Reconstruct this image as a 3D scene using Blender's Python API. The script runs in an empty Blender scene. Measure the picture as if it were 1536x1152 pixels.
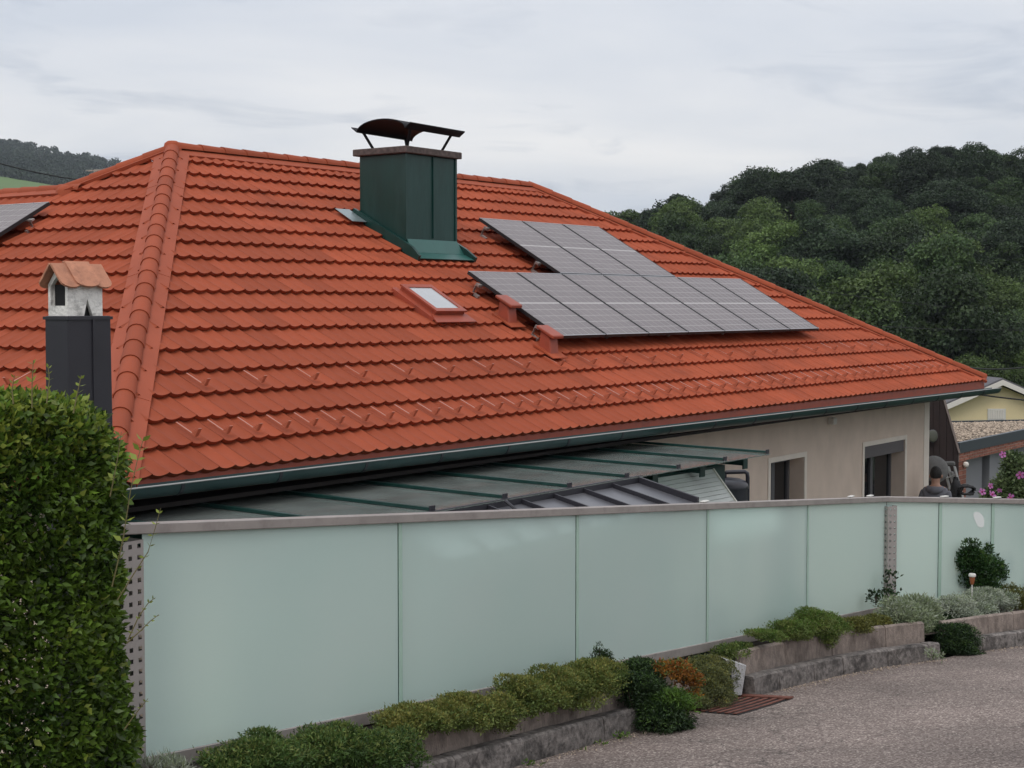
import bpy, bmesh, math, random
import numpy as np
from mathutils import Vector, Matrix

random.seed(7); RNG = np.random.default_rng(7)
SC = bpy.context.scene
COL = SC.collection
R = math.radians

# ------------------------------------------------------------------ camera
CZ = 4.2
TH = R(36.1); PT = math.atan(119 / 2304.0); F = 2304.0
CAM = np.array([0, 0, CZ])
FWD = np.array([math.cos(TH) * math.cos(PT), math.sin(TH) * math.cos(PT), -math.sin(PT)])
RGT = np.array([math.sin(TH), -math.cos(TH), 0.0])
UPV = np.cross(RGT, FWD)
cd = bpy.data.cameras.new('camera'); cam = bpy.data.objects.new('camera', cd); COL.objects.link(cam)
cd.sensor_fit = 'HORIZONTAL'; cd.sensor_width = 36.0; cd.lens = 36.0 * F / 1536.0
cd.clip_start = 0.1; cd.clip_end = 9000
cam.matrix_world = Matrix(((RGT[0], UPV[0], -FWD[0], 0), (RGT[1], UPV[1], -FWD[1], 0), (RGT[2], UPV[2], -FWD[2], CZ), (0, 0, 0, 1)))
SC.camera = cam

# ------------------------------------------------------------------ world, sun, exposure
SUN_EL, SUN_AZ = R(52), R(200)      # azimuth of the direction TOWARDS the sun, measured from +X
w = bpy.data.worlds.new('World'); SC.world = w; w.use_nodes = True
nt = w.node_tree; nt.nodes.clear()
def N(t, **kw):
    n = nt.nodes.new(t)
    for k, v in kw.items(): setattr(n, k, v)
    return n
def LK(a, b): nt.links.new(a, b)
out = N('ShaderNodeOutputWorld'); bg = N('ShaderNodeBackground'); bg.inputs[1].default_value = 0.1
sky = N('ShaderNodeTexSky'); sky.sky_type = 'NISHITA'; sky.sun_disc = False
sky.sun_elevation = SUN_EL; sky.sun_rotation = R(90) - SUN_AZ
tc = N('ShaderNodeTexCoord'); sep = N('ShaderNodeSeparateXYZ'); LK(tc.outputs['Generated'], sep.inputs[0])
zz = N('ShaderNodeMath', operation='MAXIMUM'); LK(sep.outputs[2], zz.inputs[0]); zz.inputs[1].default_value = 0.0
za = N('ShaderNodeMath', operation='ADD'); LK(zz.outputs[0], za.inputs[0]); za.inputs[1].default_value = 0.10
dx = N('ShaderNodeMath', operation='DIVIDE'); LK(sep.outputs[0], dx.inputs[0]); LK(za.outputs[0], dx.inputs[1])
dy = N('ShaderNodeMath', operation='DIVIDE'); LK(sep.outputs[1], dy.inputs[0]); LK(za.outputs[0], dy.inputs[1])
cmb = N('ShaderNodeCombineXYZ'); LK(dx.outputs[0], cmb.inputs[0]); LK(dy.outputs[0], cmb.inputs[1])
n1 = N('ShaderNodeTexNoise'); n1.inputs['Scale'].default_value = 0.55; n1.inputs['Detail'].default_value = 6; n1.inputs['Roughness'].default_value = 0.5
n1.inputs['Distortion'].default_value = 0.4; LK(cmb.outputs[0], n1.inputs['Vector'])
n2 = N('ShaderNodeTexNoise'); n2.inputs['Scale'].default_value = 1.7; n2.inputs['Detail'].default_value = 5; n2.inputs['Roughness'].default_value = 0.55
n2.inputs['Distortion'].default_value = 0.6; LK(cmb.outputs[0], n2.inputs['Vector'])
r1 = N('ShaderNodeValToRGB'); LK(n1.outputs[0], r1.inputs[0])
e = r1.color_ramp.elements
e[0].position = 0.36; e[0].color = (5.5, 5.8, 6.35, 1)
e[1].position = 0.66; e[1].color = (7.85, 7.7, 7.6, 1)
r2 = N('ShaderNodeValToRGB'); LK(n2.outputs[0], r2.inputs[0])
e = r2.color_ramp.elements
e[0].position = 0.55; e[0].color = (1, 1, 1, 1)
e[1].position = 0.76; e[1].color = (0.70, 0.735, 0.79, 1)
mx = N('ShaderNodeMix', data_type='RGBA', blend_type='MULTIPLY'); mx.inputs['Factor'].default_value = 1.0
LK(r1.outputs[0], mx.inputs[6]); LK(r2.outputs[0], mx.inputs[7])
mk = N('ShaderNodeMix', data_type='RGBA'); mk.inputs['Factor'].default_value = 0.92
LK(sky.outputs[0], mk.inputs[6]); LK(mx.outputs[2], mk.inputs[7])
zg = N('ShaderNodeMath', operation='MULTIPLY_ADD'); LK(zz.outputs[0], zg.inputs[0]); zg.inputs[1].default_value = 0.55; zg.inputs[2].default_value = 0.95
vs_ = N('ShaderNodeVectorMath', operation='SCALE'); LK(mk.outputs[2], vs_.inputs[0]); LK(zg.outputs[0], vs_.inputs['Scale'])
LK(vs_.outputs[0], bg.inputs[0]); LK(bg.outputs[0], out.inputs[0])
sl = bpy.data.lights.new('sun', 'SUN'); sl.energy = 0.75; sl.angle = R(24); sl.color = (1.0, 0.95, 0.88)
so = bpy.data.objects.new('sun', sl); COL.objects.link(so); so.location = (0, 0, 40)
sd = Vector((math.cos(SUN_EL) * math.cos(SUN_AZ), math.cos(SUN_EL) * math.sin(SUN_AZ), math.sin(SUN_EL)))
so.rotation_euler = sd.to_track_quat('Z', 'Y').to_euler()
SC.view_settings.view_transform = 'Standard'; SC.view_settings.look = 'None'
SC.view_settings.exposure = 0.30; SC.view_settings.gamma = 1.0
SC.render.engine = 'CYCLES'; SC.cycles.use_denoising = True
SC.cycles.max_bounces = 8; SC.cycles.transparent_max_bounces = 12; SC.cycles.caustics_reflective = False; SC.cycles.caustics_refractive = False

# ------------------------------------------------------------------ pixels (of the 1536 x 1152 photo) to points
def ray(x, y): return FWD + RGT * (x - 768.0) / F - UPV * (y - 576.0) / F
def at_z(x, y, depth): return CAM + ray(x, y) * depth
def on_plane(x, y, n, p0):
    d = ray(x, y); n = np.array(n, float); return CAM + d * (((np.array(p0, float) - CAM) @ n) / (d @ n))
def depth(p): return (np.array(p, float) - CAM) @ FWD
def proj(p):
    d = np.array(p, float) - CAM; z = d @ FWD
    return 768 + F * (d @ RGT) / z, 576 - F * (d @ UPV) / z, z
# the road's own frame: t along the fence, n across towards the house
PH = R(1.5); TD = np.array([math.cos(PH), math.sin(PH)]); ND = np.array([-math.sin(PH), math.cos(PH)])
def W(t, n): q = TD * t + ND * n; return float(q[0]), float(q[1])
def road_z(t, n): return 2.6 - 0.085 * t - 0.11 * n
def WP(t, n, dz=0.0): x, y = W(t, n); return np.array([x, y, road_z(t, n) + dz])
def TN(p): return p[0] * TD[0] + p[1] * TD[1], p[0] * ND[0] + p[1] * ND[1]
def on_n(x, y, n): return on_plane(x, y, (ND[0], ND[1], 0), (ND[0] * n, ND[1] * n, 0))

# ------------------------------------------------------------------ materials
def lin(c):
    return tuple(((v / 255) / 12.92 if v / 255 <= 0.04045 else ((v / 255 + 0.055) / 1.055) ** 2.4) for v in c)
MATS = {}
def mat(name, base, rough=0.6, var=0.0, scale=5.0, bump=0.0, bscale=60.0, metal=0.0, spec=0.5, island=False, obj_rand=0.0,
        dirt=None, dirt_scale=2.0, dirt_amt=0.5, stretch=(1, 1, 1), coat=0.0, coat_rough=0.1, transl=0.0, base2=None, detail=6):
    m = bpy.data.materials.new(name); m.use_nodes = True; MATS[name] = m
    t = m.node_tree; b = t.nodes['Principled BSDF']
    b.inputs['Roughness'].default_value = rough; b.inputs['Metallic'].default_value = metal
    b.inputs['Specular IOR Level'].default_value = spec
    b.inputs['Coat Weight'].default_value = coat; b.inputs['Coat Roughness'].default_value = coat_rough
    L = t.links.new
    co = t.nodes.new('ShaderNodeTexCoord'); mp = t.nodes.new('ShaderNodeMapping'); mp.inputs['Scale'].default_value = stretch
    L(co.outputs['Object'], mp.inputs[0])
    cur = t.nodes.new('ShaderNodeRGB'); cur.outputs[0].default_value = (*base, 1); cur = cur.outputs[0]
    if base2 is not None or var:
        nz = t.nodes.new('ShaderNodeTexNoise'); nz.inputs['Scale'].default_value = scale; nz.inputs['Detail'].default_value = detail
        nz.inputs['Roughness'].default_value = 0.62; L(mp.outputs[0], nz.inputs['Vector'])
        rp = t.nodes.new('ShaderNodeValToRGB'); L(nz.outputs[0], rp.inputs[0])
        rp.color_ramp.elements[0].position = 0.32; rp.color_ramp.elements[1].position = 0.68
        lo = base2 if base2 is not None else tuple(v * (1 - var) for v in base)
        hi = base if base2 is not None else tuple(min(1, v * (1 + var)) for v in base)
        rp.color_ramp.elements[0].color = (*lo, 1); rp.color_ramp.elements[1].color = (*hi, 1)
        cur = rp.outputs[0]
    def hsv(src, val):
        h = t.nodes.new('ShaderNodeHueSaturation'); L(src, h.inputs['Color']); L(val, h.inputs['Value']); return h.outputs[0]
    def rng(src, lo, hi):
        r = t.nodes.new('ShaderNodeMapRange'); L(src, r.inputs[0]); r.inputs[3].default_value = lo; r.inputs[4].default_value = hi; return r.outputs[0]
    if island:
        g = t.nodes.new('ShaderNodeNewGeometry'); cur = hsv(cur, rng(g.outputs['Random Per Island'], 1 - island, 1 + island))
    if obj_rand:
        g = t.nodes.new('ShaderNodeObjectInfo'); cur = hsv(cur, rng(g.outputs['Random'], 1 - obj_rand, 1 + obj_rand))
    if dirt is not None:
        nz = t.nodes.new('ShaderNodeTexNoise'); nz.inputs['Scale'].default_value = dirt_scale; nz.inputs['Detail'].default_value = 8
        nz.inputs['Roughness'].default_value = 0.65; L(mp.outputs[0], nz.inputs['Vector'])
        rp = t.nodes.new('ShaderNodeValToRGB'); L(nz.outputs[0], rp.inputs[0]); rp.color_ramp.elements[0].position = 0.48; rp.color_ramp.elements[1].position = 0.68
        mm = t.nodes.new('ShaderNodeMix'); mm.data_type = 'RGBA'; L(cur, mm.inputs[6]); mm.inputs[7].default_value = (*dirt, 1)
        ml = t.nodes.new('ShaderNodeMath'); ml.operation = 'MULTIPLY'; L(rp.outputs[0], ml.inputs[0]); ml.inputs[1].default_value = dirt_amt
        L(ml.outputs[0], mm.inputs['Factor']); cur = mm.outputs[2]
    L(cur, b.inputs['Base Color'])
    if bump:
        nz = t.nodes.new('ShaderNodeTexNoise'); nz.inputs['Scale'].default_value = bscale; nz.inputs['Detail'].default_value = 5; L(mp.outputs[0], nz.inputs['Vector'])
        bp = t.nodes.new('ShaderNodeBump'); bp.inputs['Strength'].default_value = bump; bp.inputs['Distance'].default_value = 0.01
        L(nz.outputs[0], bp.inputs['Height']); L(bp.outputs[0], b.inputs['Normal'])
    if transl:
        tr = t.nodes.new('ShaderNodeBsdfTranslucent'); L(cur, tr.inputs[0]); ms = t.nodes.new('ShaderNodeMixShader'); ms.inputs[0].default_value = transl
        L(b.outputs[0], ms.inputs[1]); L(tr.outputs[0], ms.inputs[2]); L(ms.outputs[0], t.nodes['Material Output'].inputs[0])
    return m

def leaf(name, c0, c1, transl=0.25, rough=0.5, isl=0.35, oscale=3.0, obj_rand=0.0):
    return mat(name, c1, rough, base2=c0, scale=oscale, island=isl, transl=transl, spec=0.35, detail=3, obj_rand=obj_rand)

mat('roof_tile', (0.325, 0.071, 0.031), 0.72, var=0.15, scale=1.1, bump=0.10, bscale=220, obj_rand=0.12, spec=0.2, dirt=(0.20, 0.048, 0.025), dirt_scale=2.0, dirt_amt=0.5)
mat('roof_metal', (0.33, 0.075, 0.035), 0.65, var=0.09, scale=2.0, spec=0.2)
mat('roof_red', (0.33, 0.062, 0.030), 0.5, var=0.10, scale=3.0, dirt=(0.10, 0.035, 0.025), dirt_scale=6, dirt_amt=0.45)
mat('roof_deck', (0.05, 0.02, 0.015), 0.9)
mat('green_metal', (0.003, 0.036, 0.030), 0.42, var=0.15, scale=2.0, spec=0.5, bump=0.5, bscale=2.2, dirt=(0.014, 0.055, 0.05), dirt_scale=3.0, dirt_amt=0.6, stretch=(3, 3, 0.7))
mat('green_apron', (0.022, 0.105, 0.09), 0.4, var=0.12, scale=3.0)
mat('gutter_green', (0.012, 0.040, 0.040), 0.40, var=0.2, scale=3.0)
mat('lip_metal', (0.42, 0.41, 0.40), 0.4, metal=0.6)
mat('hook_metal', (0.42, 0.13, 0.075), 0.28, spec=0.7)
mat('concrete_cap', (0.095, 0.072, 0.066), 0.9, var=0.4, scale=20, bump=0.8, bscale=90)
mat('dark_sheet', (0.022, 0.021, 0.028), 0.5, var=0.12, scale=3)
mat('cowl', (0.007, 0.006, 0.008), 0.6, spec=0.2, var=0.3, scale=6)
mat('plaster', (0.71, 0.575, 0.475), 0.92, var=0.06, scale=3.0, bump=0.5, bscale=150, stretch=(1.4, 1.4, 0.9), dirt=(0.61, 0.49, 0.40), dirt_scale=1.4, dirt_amt=0.35)
mat('plaster_trim', (0.78, 0.70, 0.61), 0.9, var=0.05, scale=5, bump=0.2, bscale=120)
mat('white_plaster', (0.80, 0.78, 0.74), 0.9, var=0.08, scale=14, bump=0.9, bscale=50, dirt=(0.10, 0.095, 0.09), dirt_scale=9, dirt_amt=0.6)
mat('clay', (0.45, 0.20, 0.12), 0.8, var=0.2, scale=9, bump=0.3, bscale=70, obj_rand=0.10, dirt=(0.2, 0.09, 0.06), dirt_scale=14, dirt_amt=0.5)
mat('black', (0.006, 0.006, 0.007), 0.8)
mat('soffit', (0.016, 0.011, 0.010), 0.8, var=0.2, scale=6)
mat('window_frame', (0.10, 0.098, 0.105), 0.45)
mat('window_glass', (0.012, 0.013, 0.015), 0.06, spec=0.6)
mat('curtain', (0.22, 0.22, 0.22), 0.9, var=0.2, scale=8)
mat('shutter_box', (0.105, 0.09, 0.095), 0.5)
mat('ladder_metal', (0.62, 0.61, 0.60), 0.4, metal=0.2)
mat('post_shade_tint', (0.40, 0.56, 0.47), 0.5, var=0.06, scale=3)  # tint of the blurred post stripes painted onto the glass
mat('aluminium', (0.40, 0.37, 0.35), 0.42, metal=0.55, var=0.08, scale=8)
mat('rail_metal', (0.36, 0.325, 0.305), 0.5, metal=0.35, var=0.10, scale=4, dirt=(0.2, 0.175, 0.16), dirt_scale=10, dirt_amt=0.4)
mat('brown_roof', (0.17, 0.075, 0.05), 0.8, var=0.2, scale=2)
mat('post_metal', (0.40, 0.37, 0.35), 0.5, metal=0.3, var=0.06, scale=4)
mat('solar_cell', (0.165, 0.138, 0.140), 0.55, var=0.10, scale=1.5, coat=0.35, coat_rough=0.25, obj_rand=0.05, spec=0.3)
mat('solar_back', (0.50, 0.475, 0.465), 0.5, coat=0.35, coat_rough=0.25, spec=0.3)
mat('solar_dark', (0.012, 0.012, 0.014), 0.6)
mat('solar_frame', (0.44, 0.44, 0.46), 0.4, metal=0.4)
mat('skylight_pane', (0.34, 0.35, 0.36), 0.15, var=0.08, scale=2.5, coat=1.0, coat_rough=0.05)
mat('grey_zinc', (0.30, 0.36, 0.37), 0.35, metal=0.5)
mat('zinc_roof', (0.13, 0.13, 0.145), 0.35, metal=0.35, var=0.15, scale=4, dirt=(0.2, 0.2, 0.21), dirt_scale=3, dirt_amt=0.5)
mat('worn_frost', (0.80, 0.84, 0.82), 0.6)
mat('white_sheet', (0.55, 0.56, 0.54), 0.5, var=0.06, scale=3)
mat('tank_plastic', (0.022, 0.022, 0.03), 0.40)
mat('asphalt', (0.165, 0.135, 0.128), 0.92)
mat('granite', (0.16, 0.143, 0.133), 0.9, var=0.6, scale=22, bump=1.0, bscale=45, dirt=(0.022, 0.019, 0.018), dirt_scale=4.5, dirt_amt=1.0, obj_rand=0.12)
mat('granite_light', (0.42, 0.42, 0.42), 0.85, var=0.35, scale=70, bump=0.5, bscale=60)
mat('concrete_edge', (0.27, 0.22, 0.19), 0.95, var=0.25, scale=30, bump=0.7, bscale=110, obj_rand=0.10, dirt=(0.085, 0.065, 0.055), dirt_scale=6, dirt_amt=0.75, stretch=(1, 1, 0.5))
mat('added_bank_pale', (0.55, 0.53, 0.48), 0.95, var=0.3, scale=30)  # for the sheet added behind the fence to brighten the glass
mat('soil', (0.055, 0.04, 0.03), 0.95, var=0.4, scale=14, bump=1.0, bscale=40)
mat('retaining', (0.16, 0.14, 0.13), 0.95, var=0.25, scale=6, bump=0.4)
mat('rust', (0.16, 0.058, 0.040), 0.8, var=0.35, scale=14, bump=0.5, bscale=120)
mat('terrain', (0.028, 0.045, 0.018), 0.95, var=0.4, scale=0.05)
mat('field_green', (0.085, 0.15, 0.035), 0.95, var=0.15, scale=0.01)
mat('field_brown', (0.20, 0.13, 0.075), 0.95, var=0.15, scale=0.02)
mat('vine_post', (0.33, 0.31, 0.28), 0.8)
mat('bark', (0.075, 0.055, 0.04), 0.95, var=0.35, scale=6)
mat('twig', (0.16, 0.14, 0.06), 0.85)
mat('cable', (0.012, 0.012, 0.013), 0.6)
mat('yellow_plaster', (0.74, 0.62, 0.37), 0.92, var=0.04, scale=0.6)
mat('offwhite', (0.70, 0.66, 0.60), 0.8, var=0.04, scale=2)
mat('grey_roof', (0.115, 0.11, 0.12), 0.85, var=0.15, scale=2)
mat('anthracite', (0.038, 0.048, 0.058), 0.45)
mat('brick', (0.27, 0.105, 0.07), 0.9, var=0.2, scale=12, obj_rand=0.2, bump=0.3)
mat('mortar', (0.42, 0.36, 0.31), 0.95)
mat('garage_door', (0.235, 0.235, 0.25), 0.6, var=0.05, scale=2)
mat('gravel', (0.34, 0.275, 0.215), 0.95, island=0.55)
mat('gravel_bed', (0.16, 0.13, 0.105), 0.95, var=0.3, scale=10)
mat('dark_wood', (0.020, 0.010, 0.009), 0.75, var=0.25, scale=4)
mat('wood_trim', (0.22, 0.18, 0.165), 0.8)
mat('lamp_glass', (0.085, 0.088, 0.066), 0.4)
mat('skin', (0.36, 0.20, 0.14), 0.6)
mat('hair', (0.012, 0.010, 0.009), 0.7, var=0.4, scale=60, bump=0.6, bscale=200)
mat('hoodie', (0.13, 0.13, 0.15), 0.95, var=0.10, scale=20, bump=0.3, bscale=90)
mat('jeans', (0.04, 0.05, 0.075), 0.95)
mat('shoe', (0.03, 0.03, 0.03), 0.7)
mat('nylon', (0.012, 0.012, 0.014), 0.6, var=0.3, scale=20, bump=0.6, bscale=40)
mat('grey_disc', (0.155, 0.150, 0.142), 0.8, var=0.2, scale=12)
mat('petal', (0.50, 0.16, 0.42), 0.6, transl=0.3, var=0.15, scale=30)
mat('petal_eye', (0.30, 0.02, 0.10), 0.6)
mat('terracotta', (0.36, 0.12, 0.05), 0.5)
mat('white_plastic', (0.62, 0.61, 0.57), 0.5)
mat('paving', (0.22, 0.20, 0.185), 0.9, var=0.2, scale=3)

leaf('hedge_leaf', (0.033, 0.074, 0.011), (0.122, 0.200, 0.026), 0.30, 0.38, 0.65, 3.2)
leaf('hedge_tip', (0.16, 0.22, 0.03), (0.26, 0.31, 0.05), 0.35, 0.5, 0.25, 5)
leaf('wood_dark', (0.018, 0.036, 0.016), (0.034, 0.058, 0.024), 0.2, 0.6, 0.45, 0.35, obj_rand=0.38)
leaf('wood_mid', (0.026, 0.054, 0.018), (0.054, 0.090, 0.026), 0.2, 0.6, 0.45, 0.35, obj_rand=0.38)
leaf('wood_light', (0.055, 0.100, 0.026), (0.110, 0.165, 0.042), 0.2, 0.6, 0.45, 0.35, obj_rand=0.38)
leaf('far_wood', (0.020, 0.034, 0.022), (0.036, 0.054, 0.032), 0.1, 0.8, 0.35, 0.01)
leaf('juniper', (0.036, 0.080, 0.018), (0.085, 0.15, 0.032), 0.2, 0.6, 0.4, 6)
leaf('sedum', (0.12, 0.14, 0.030), (0.27, 0.25, 0.065), 0.25, 0.6, 0.35, 7)
leaf('cushion', (0.090, 0.145, 0.034), (0.20, 0.235, 0.065), 0.25, 0.6, 0.35, 7)
leaf('greygreen', (0.085, 0.11, 0.045), (0.17, 0.18, 0.075), 0.2, 0.7, 0.3, 7)
leaf('bright', (0.060, 0.13, 0.018), (0.115, 0.21, 0.03), 0.25, 0.6, 0.3, 6)
leaf('autumn', (0.20, 0.055, 0.012), (0.34, 0.16, 0.02), 0.25, 0.6, 0.35, 14)
leaf('silver', (0.26, 0.31, 0.23), (0.44, 0.47, 0.39), 0.15, 0.8, 0.25, 6)
leaf('silver_green', (0.17, 0.22, 0.11), (0.32, 0.37, 0.23), 0.15, 0.8, 0.25, 6)
leaf('dark_trail', (0.012, 0.030, 0.010), (0.030, 0.058, 0.017), 0.15, 0.6, 0.4, 6)
leaf('box_leaf', (0.016, 0.050, 0.012), (0.038, 0.090, 0.020), 0.2, 0.45, 0.45, 6)
leaf('olive', (0.085, 0.10, 0.022), (0.17, 0.17, 0.045), 0.2, 0.6, 0.35, 6)
leaf('hibiscus_leaf', (0.065, 0.105, 0.04), (0.17, 0.22, 0.095), 0.25, 0.5, 0.4, 6)

# asphalt: pale and dark stone chips in a pinkish-grey binder, worn in patches
def make_asphalt(m):
    t = m.node_tree; b = t.nodes['Principled BSDF']; L = t.links.new
    co = t.nodes.new('ShaderNodeTexCoord')
    vo = t.nodes.new('ShaderNodeTexVoronoi'); vo.inputs['Scale'].default_value = 85; L(co.outputs['Object'], vo.inputs['Vector'])
    sp = t.nodes.new('ShaderNodeSeparateColor'); L(vo.outputs['Color'], sp.inputs[0])
    rp = t.nodes.new('ShaderNodeValToRGB'); L(sp.outputs[0], rp.inputs[0])
    el = rp.color_ramp.elements; el[0].position = 0.0; el[0].color = (0.095, 0.066, 0.058, 1); el[1].position = 1.0; el[1].color = (0.44, 0.375, 0.33, 1)
    k = el.new(0.45); k.color = (0.17, 0.130, 0.115, 1); k = el.new(0.80); k.color = (0.245, 0.196, 0.172, 1)
    nz = t.nodes.new('ShaderNodeTexNoise'); nz.inputs['Scale'].default_value = 0.8; nz.inputs['Detail'].default_value = 9; nz.inputs['Roughness'].default_value = 0.6; L(co.outputs['Object'], nz.inputs['Vector'])
    mr = t.nodes.new('ShaderNodeMapRange'); L(nz.outputs[0], mr.inputs[0]); mr.inputs[1].default_value = 0.3; mr.inputs[2].default_value = 0.7; mr.inputs[3].default_value = 0.72; mr.inputs[4].default_value = 1.30
    h = t.nodes.new('ShaderNodeHueSaturation'); h.inputs['Saturation'].default_value = 0.95; L(rp.outputs[0], h.inputs['Color']); L(mr.outputs[0], h.inputs['Value'])
    # hairline cracks and old damp stains
    ce = t.nodes.new('ShaderNodeTexVoronoi'); ce.feature = 'DISTANCE_TO_EDGE'; ce.inputs['Scale'].default_value = 0.42; nw = t.nodes.new('ShaderNodeTexNoise'); nw.inputs['Scale'].default_value = 2.2; nw.inputs['Detail'].default_value = 6
    L(co.outputs['Object'], nw.inputs['Vector']); va = t.nodes.new('ShaderNodeVectorMath'); va.operation = 'ADD'; L(co.outputs['Object'], va.inputs[0]); L(nw.outputs['Color'], va.inputs[1]); L(va.outputs[0], ce.inputs['Vector'])
    cr = t.nodes.new('ShaderNodeMapRange'); L(ce.outputs['Distance'], cr.inputs[0]); cr.inputs[1].default_value = 0.0; cr.inputs[2].default_value = 0.006; cr.inputs[3].default_value = 0.45; cr.inputs[4].default_value = 1.0
    st_ = t.nodes.new('ShaderNodeTexNoise'); st_.inputs['Scale'].default_value = 0.35; st_.inputs['Detail'].default_value = 4; L(co.outputs['Object'], st_.inputs['Vector'])
    sr = t.nodes.new('ShaderNodeMapRange'); L(st_.outputs[0], sr.inputs[0]); sr.inputs[1].default_value = 0.5; sr.inputs[2].default_value = 0.62; sr.inputs[3].default_value = 1.0; sr.inputs[4].default_value = 0.8
    m_a = t.nodes.new('ShaderNodeMath'); m_a.operation = 'MULTIPLY'; L(cr.outputs[0], m_a.inputs[0]); L(sr.outputs[0], m_a.inputs[1])
    vm = t.nodes.new('ShaderNodeVectorMath'); vm.operation = 'SCALE'; L(h.outputs[0], vm.inputs[0]); L(m_a.outputs[0], vm.inputs['Scale']); L(vm.outputs[0], b.inputs['Base Color'])
    bp = t.nodes.new('ShaderNodeBump'); bp.inputs['Strength'].default_value = 0.8; bp.inputs['Distance'].default_value = 0.006
    L(vo.outputs['Distance'], bp.inputs['Height']); bp.invert = True; L(bp.outputs[0], b.inputs['Normal'])
make_asphalt(MATS['asphalt'])

# frosted glass (front face of each pane): scatters light both ways; the other faces just let it through
def make_frost():
    m = bpy.data.materials.new('frosted_glass'); m.use_nodes = True; MATS['frosted_glass'] = m
    t = m.node_tree; t.nodes.clear(); L = t.links.new
    o = t.nodes.new('ShaderNodeOutputMaterial')
    d = t.nodes.new('ShaderNodeBsdfDiffuse'); tr = t.nodes.new('ShaderNodeBsdfTranslucent'); gl = t.nodes.new('ShaderNodeBsdfGlossy')
    co = t.nodes.new('ShaderNodeTexCoord'); nz = t.nodes.new('ShaderNodeTexNoise'); nz.inputs['Scale'].default_value = 1.2; nz.inputs['Detail'].default_value = 6
    L(co.outputs['Object'], nz.inputs['Vector'])
    def ramp(a, b):
        rp = t.nodes.new('ShaderNodeValToRGB'); L(nz.outputs[0], rp.inputs[0]); rp.color_ramp.elements[0].position = 0.3; rp.color_ramp.elements[1].position = 0.7
        rp.color_ramp.elements[0].color = (*a, 1); rp.color_ramp.elements[1].color = (*b, 1); return rp.outputs[0]
    L(ramp((0.755, 0.955, 0.885), (0.80, 0.975, 0.91)), d.inputs[0]); L(ramp((0.66, 0.86, 0.80), (0.70, 0.88, 0.83)), tr.inputs[0])
    gl.inputs[0].default_value = (0.9, 0.95, 0.95, 1); gl.inputs['Roughness'].default_value = 0.32
    m1 = t.nodes.new('ShaderNodeMixShader'); m1.inputs[0].default_value = 0.42; L(d.outputs[0], m1.inputs[1])
    rf = t.nodes.new('ShaderNodeBsdfRefraction'); rf.inputs['Color'].default_value = (0.80, 0.95, 0.90, 1); rf.inputs['Roughness'].default_value = 0.55; rf.inputs['IOR'].default_value = 1.38
    m0 = t.nodes.new('ShaderNodeMixShader'); m0.inputs[0].default_value = 0.78; L(tr.outputs[0], m0.inputs[1]); L(rf.outputs[0], m0.inputs[2]); L(m0.outputs[0], m1.inputs[2])
    fr = t.nodes.new('ShaderNodeFresnel'); fr.inputs[0].default_value = 1.22
    m2 = t.nodes.new('ShaderNodeMixShader'); L(fr.outputs[0], m2.inputs[0]); L(m1.outputs[0], m2.inputs[1]); L(gl.outputs[0], m2.inputs[2]); L(m2.outputs[0], o.inputs[0])
    m = bpy.data.materials.new('glass_clear'); m.use_nodes = True; MATS['glass_clear'] = m
    t = m.node_tree; t.nodes.clear(); o = t.nodes.new('ShaderNodeOutputMaterial'); tp = t.nodes.new('ShaderNodeBsdfTransparent'); tp.inputs[0].default_value = (0.88, 0.97, 0.94, 1)
    t.links.new(tp.outputs[0], o.inputs[0])
    # dusty canopy glass
    m = bpy.data.materials.new('canopy_glass'); m.use_nodes = True; MATS['canopy_glass'] = m
    t = m.node_tree; t.nodes.clear(); L = t.links.new; o = t.nodes.new('ShaderNodeOutputMaterial')
    tp = t.nodes.new('ShaderNodeBsdfTransparent'); tp.inputs[0].default_value = (0.62, 0.72, 0.68, 1)
    d = t.nodes.new('ShaderNodeBsdfDiffuse'); d.inputs[0].default_value = (0.44, 0.49, 0.46, 1)
    gl = t.nodes.new('ShaderNodeBsdfGlossy'); gl.inputs['Roughness'].default_value = 0.10; gl.inputs[0].default_value = (0.85, 0.88, 0.88, 1)
    co = t.nodes.new('ShaderNodeTexCoord'); nz = t.nodes.new('ShaderNodeTexNoise'); nz.inputs['Scale'].default_value = 3; nz.inputs['Detail'].default_value = 8; L(co.outputs['Object'], nz.inputs['Vector'])
    mr = t.nodes.new('ShaderNodeMapRange'); L(nz.outputs[0], mr.inputs[0]); mr.inputs[1].default_value = 0.3; mr.inputs[2].default_value = 0.75; mr.inputs[3].default_value = 0.30; mr.inputs[4].default_value = 0.52
    m1 = t.nodes.new('ShaderNodeMixShader'); L(mr.outputs[0], m1.inputs[0]); L(tp.outputs[0], m1.inputs[1]); L(d.outputs[0], m1.inputs[2])
    fr = t.nodes.new('ShaderNodeFresnel'); fr.inputs[0].default_value = 1.45
    m2 = t.nodes.new('ShaderNodeMixShader'); L(fr.outputs[0], m2.inputs[0]); L(m1.outputs[0], m2.inputs[1]); L(gl.outputs[0], m2.inputs[2]); L(m2.outputs[0], o.inputs[0])
make_frost()

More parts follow.
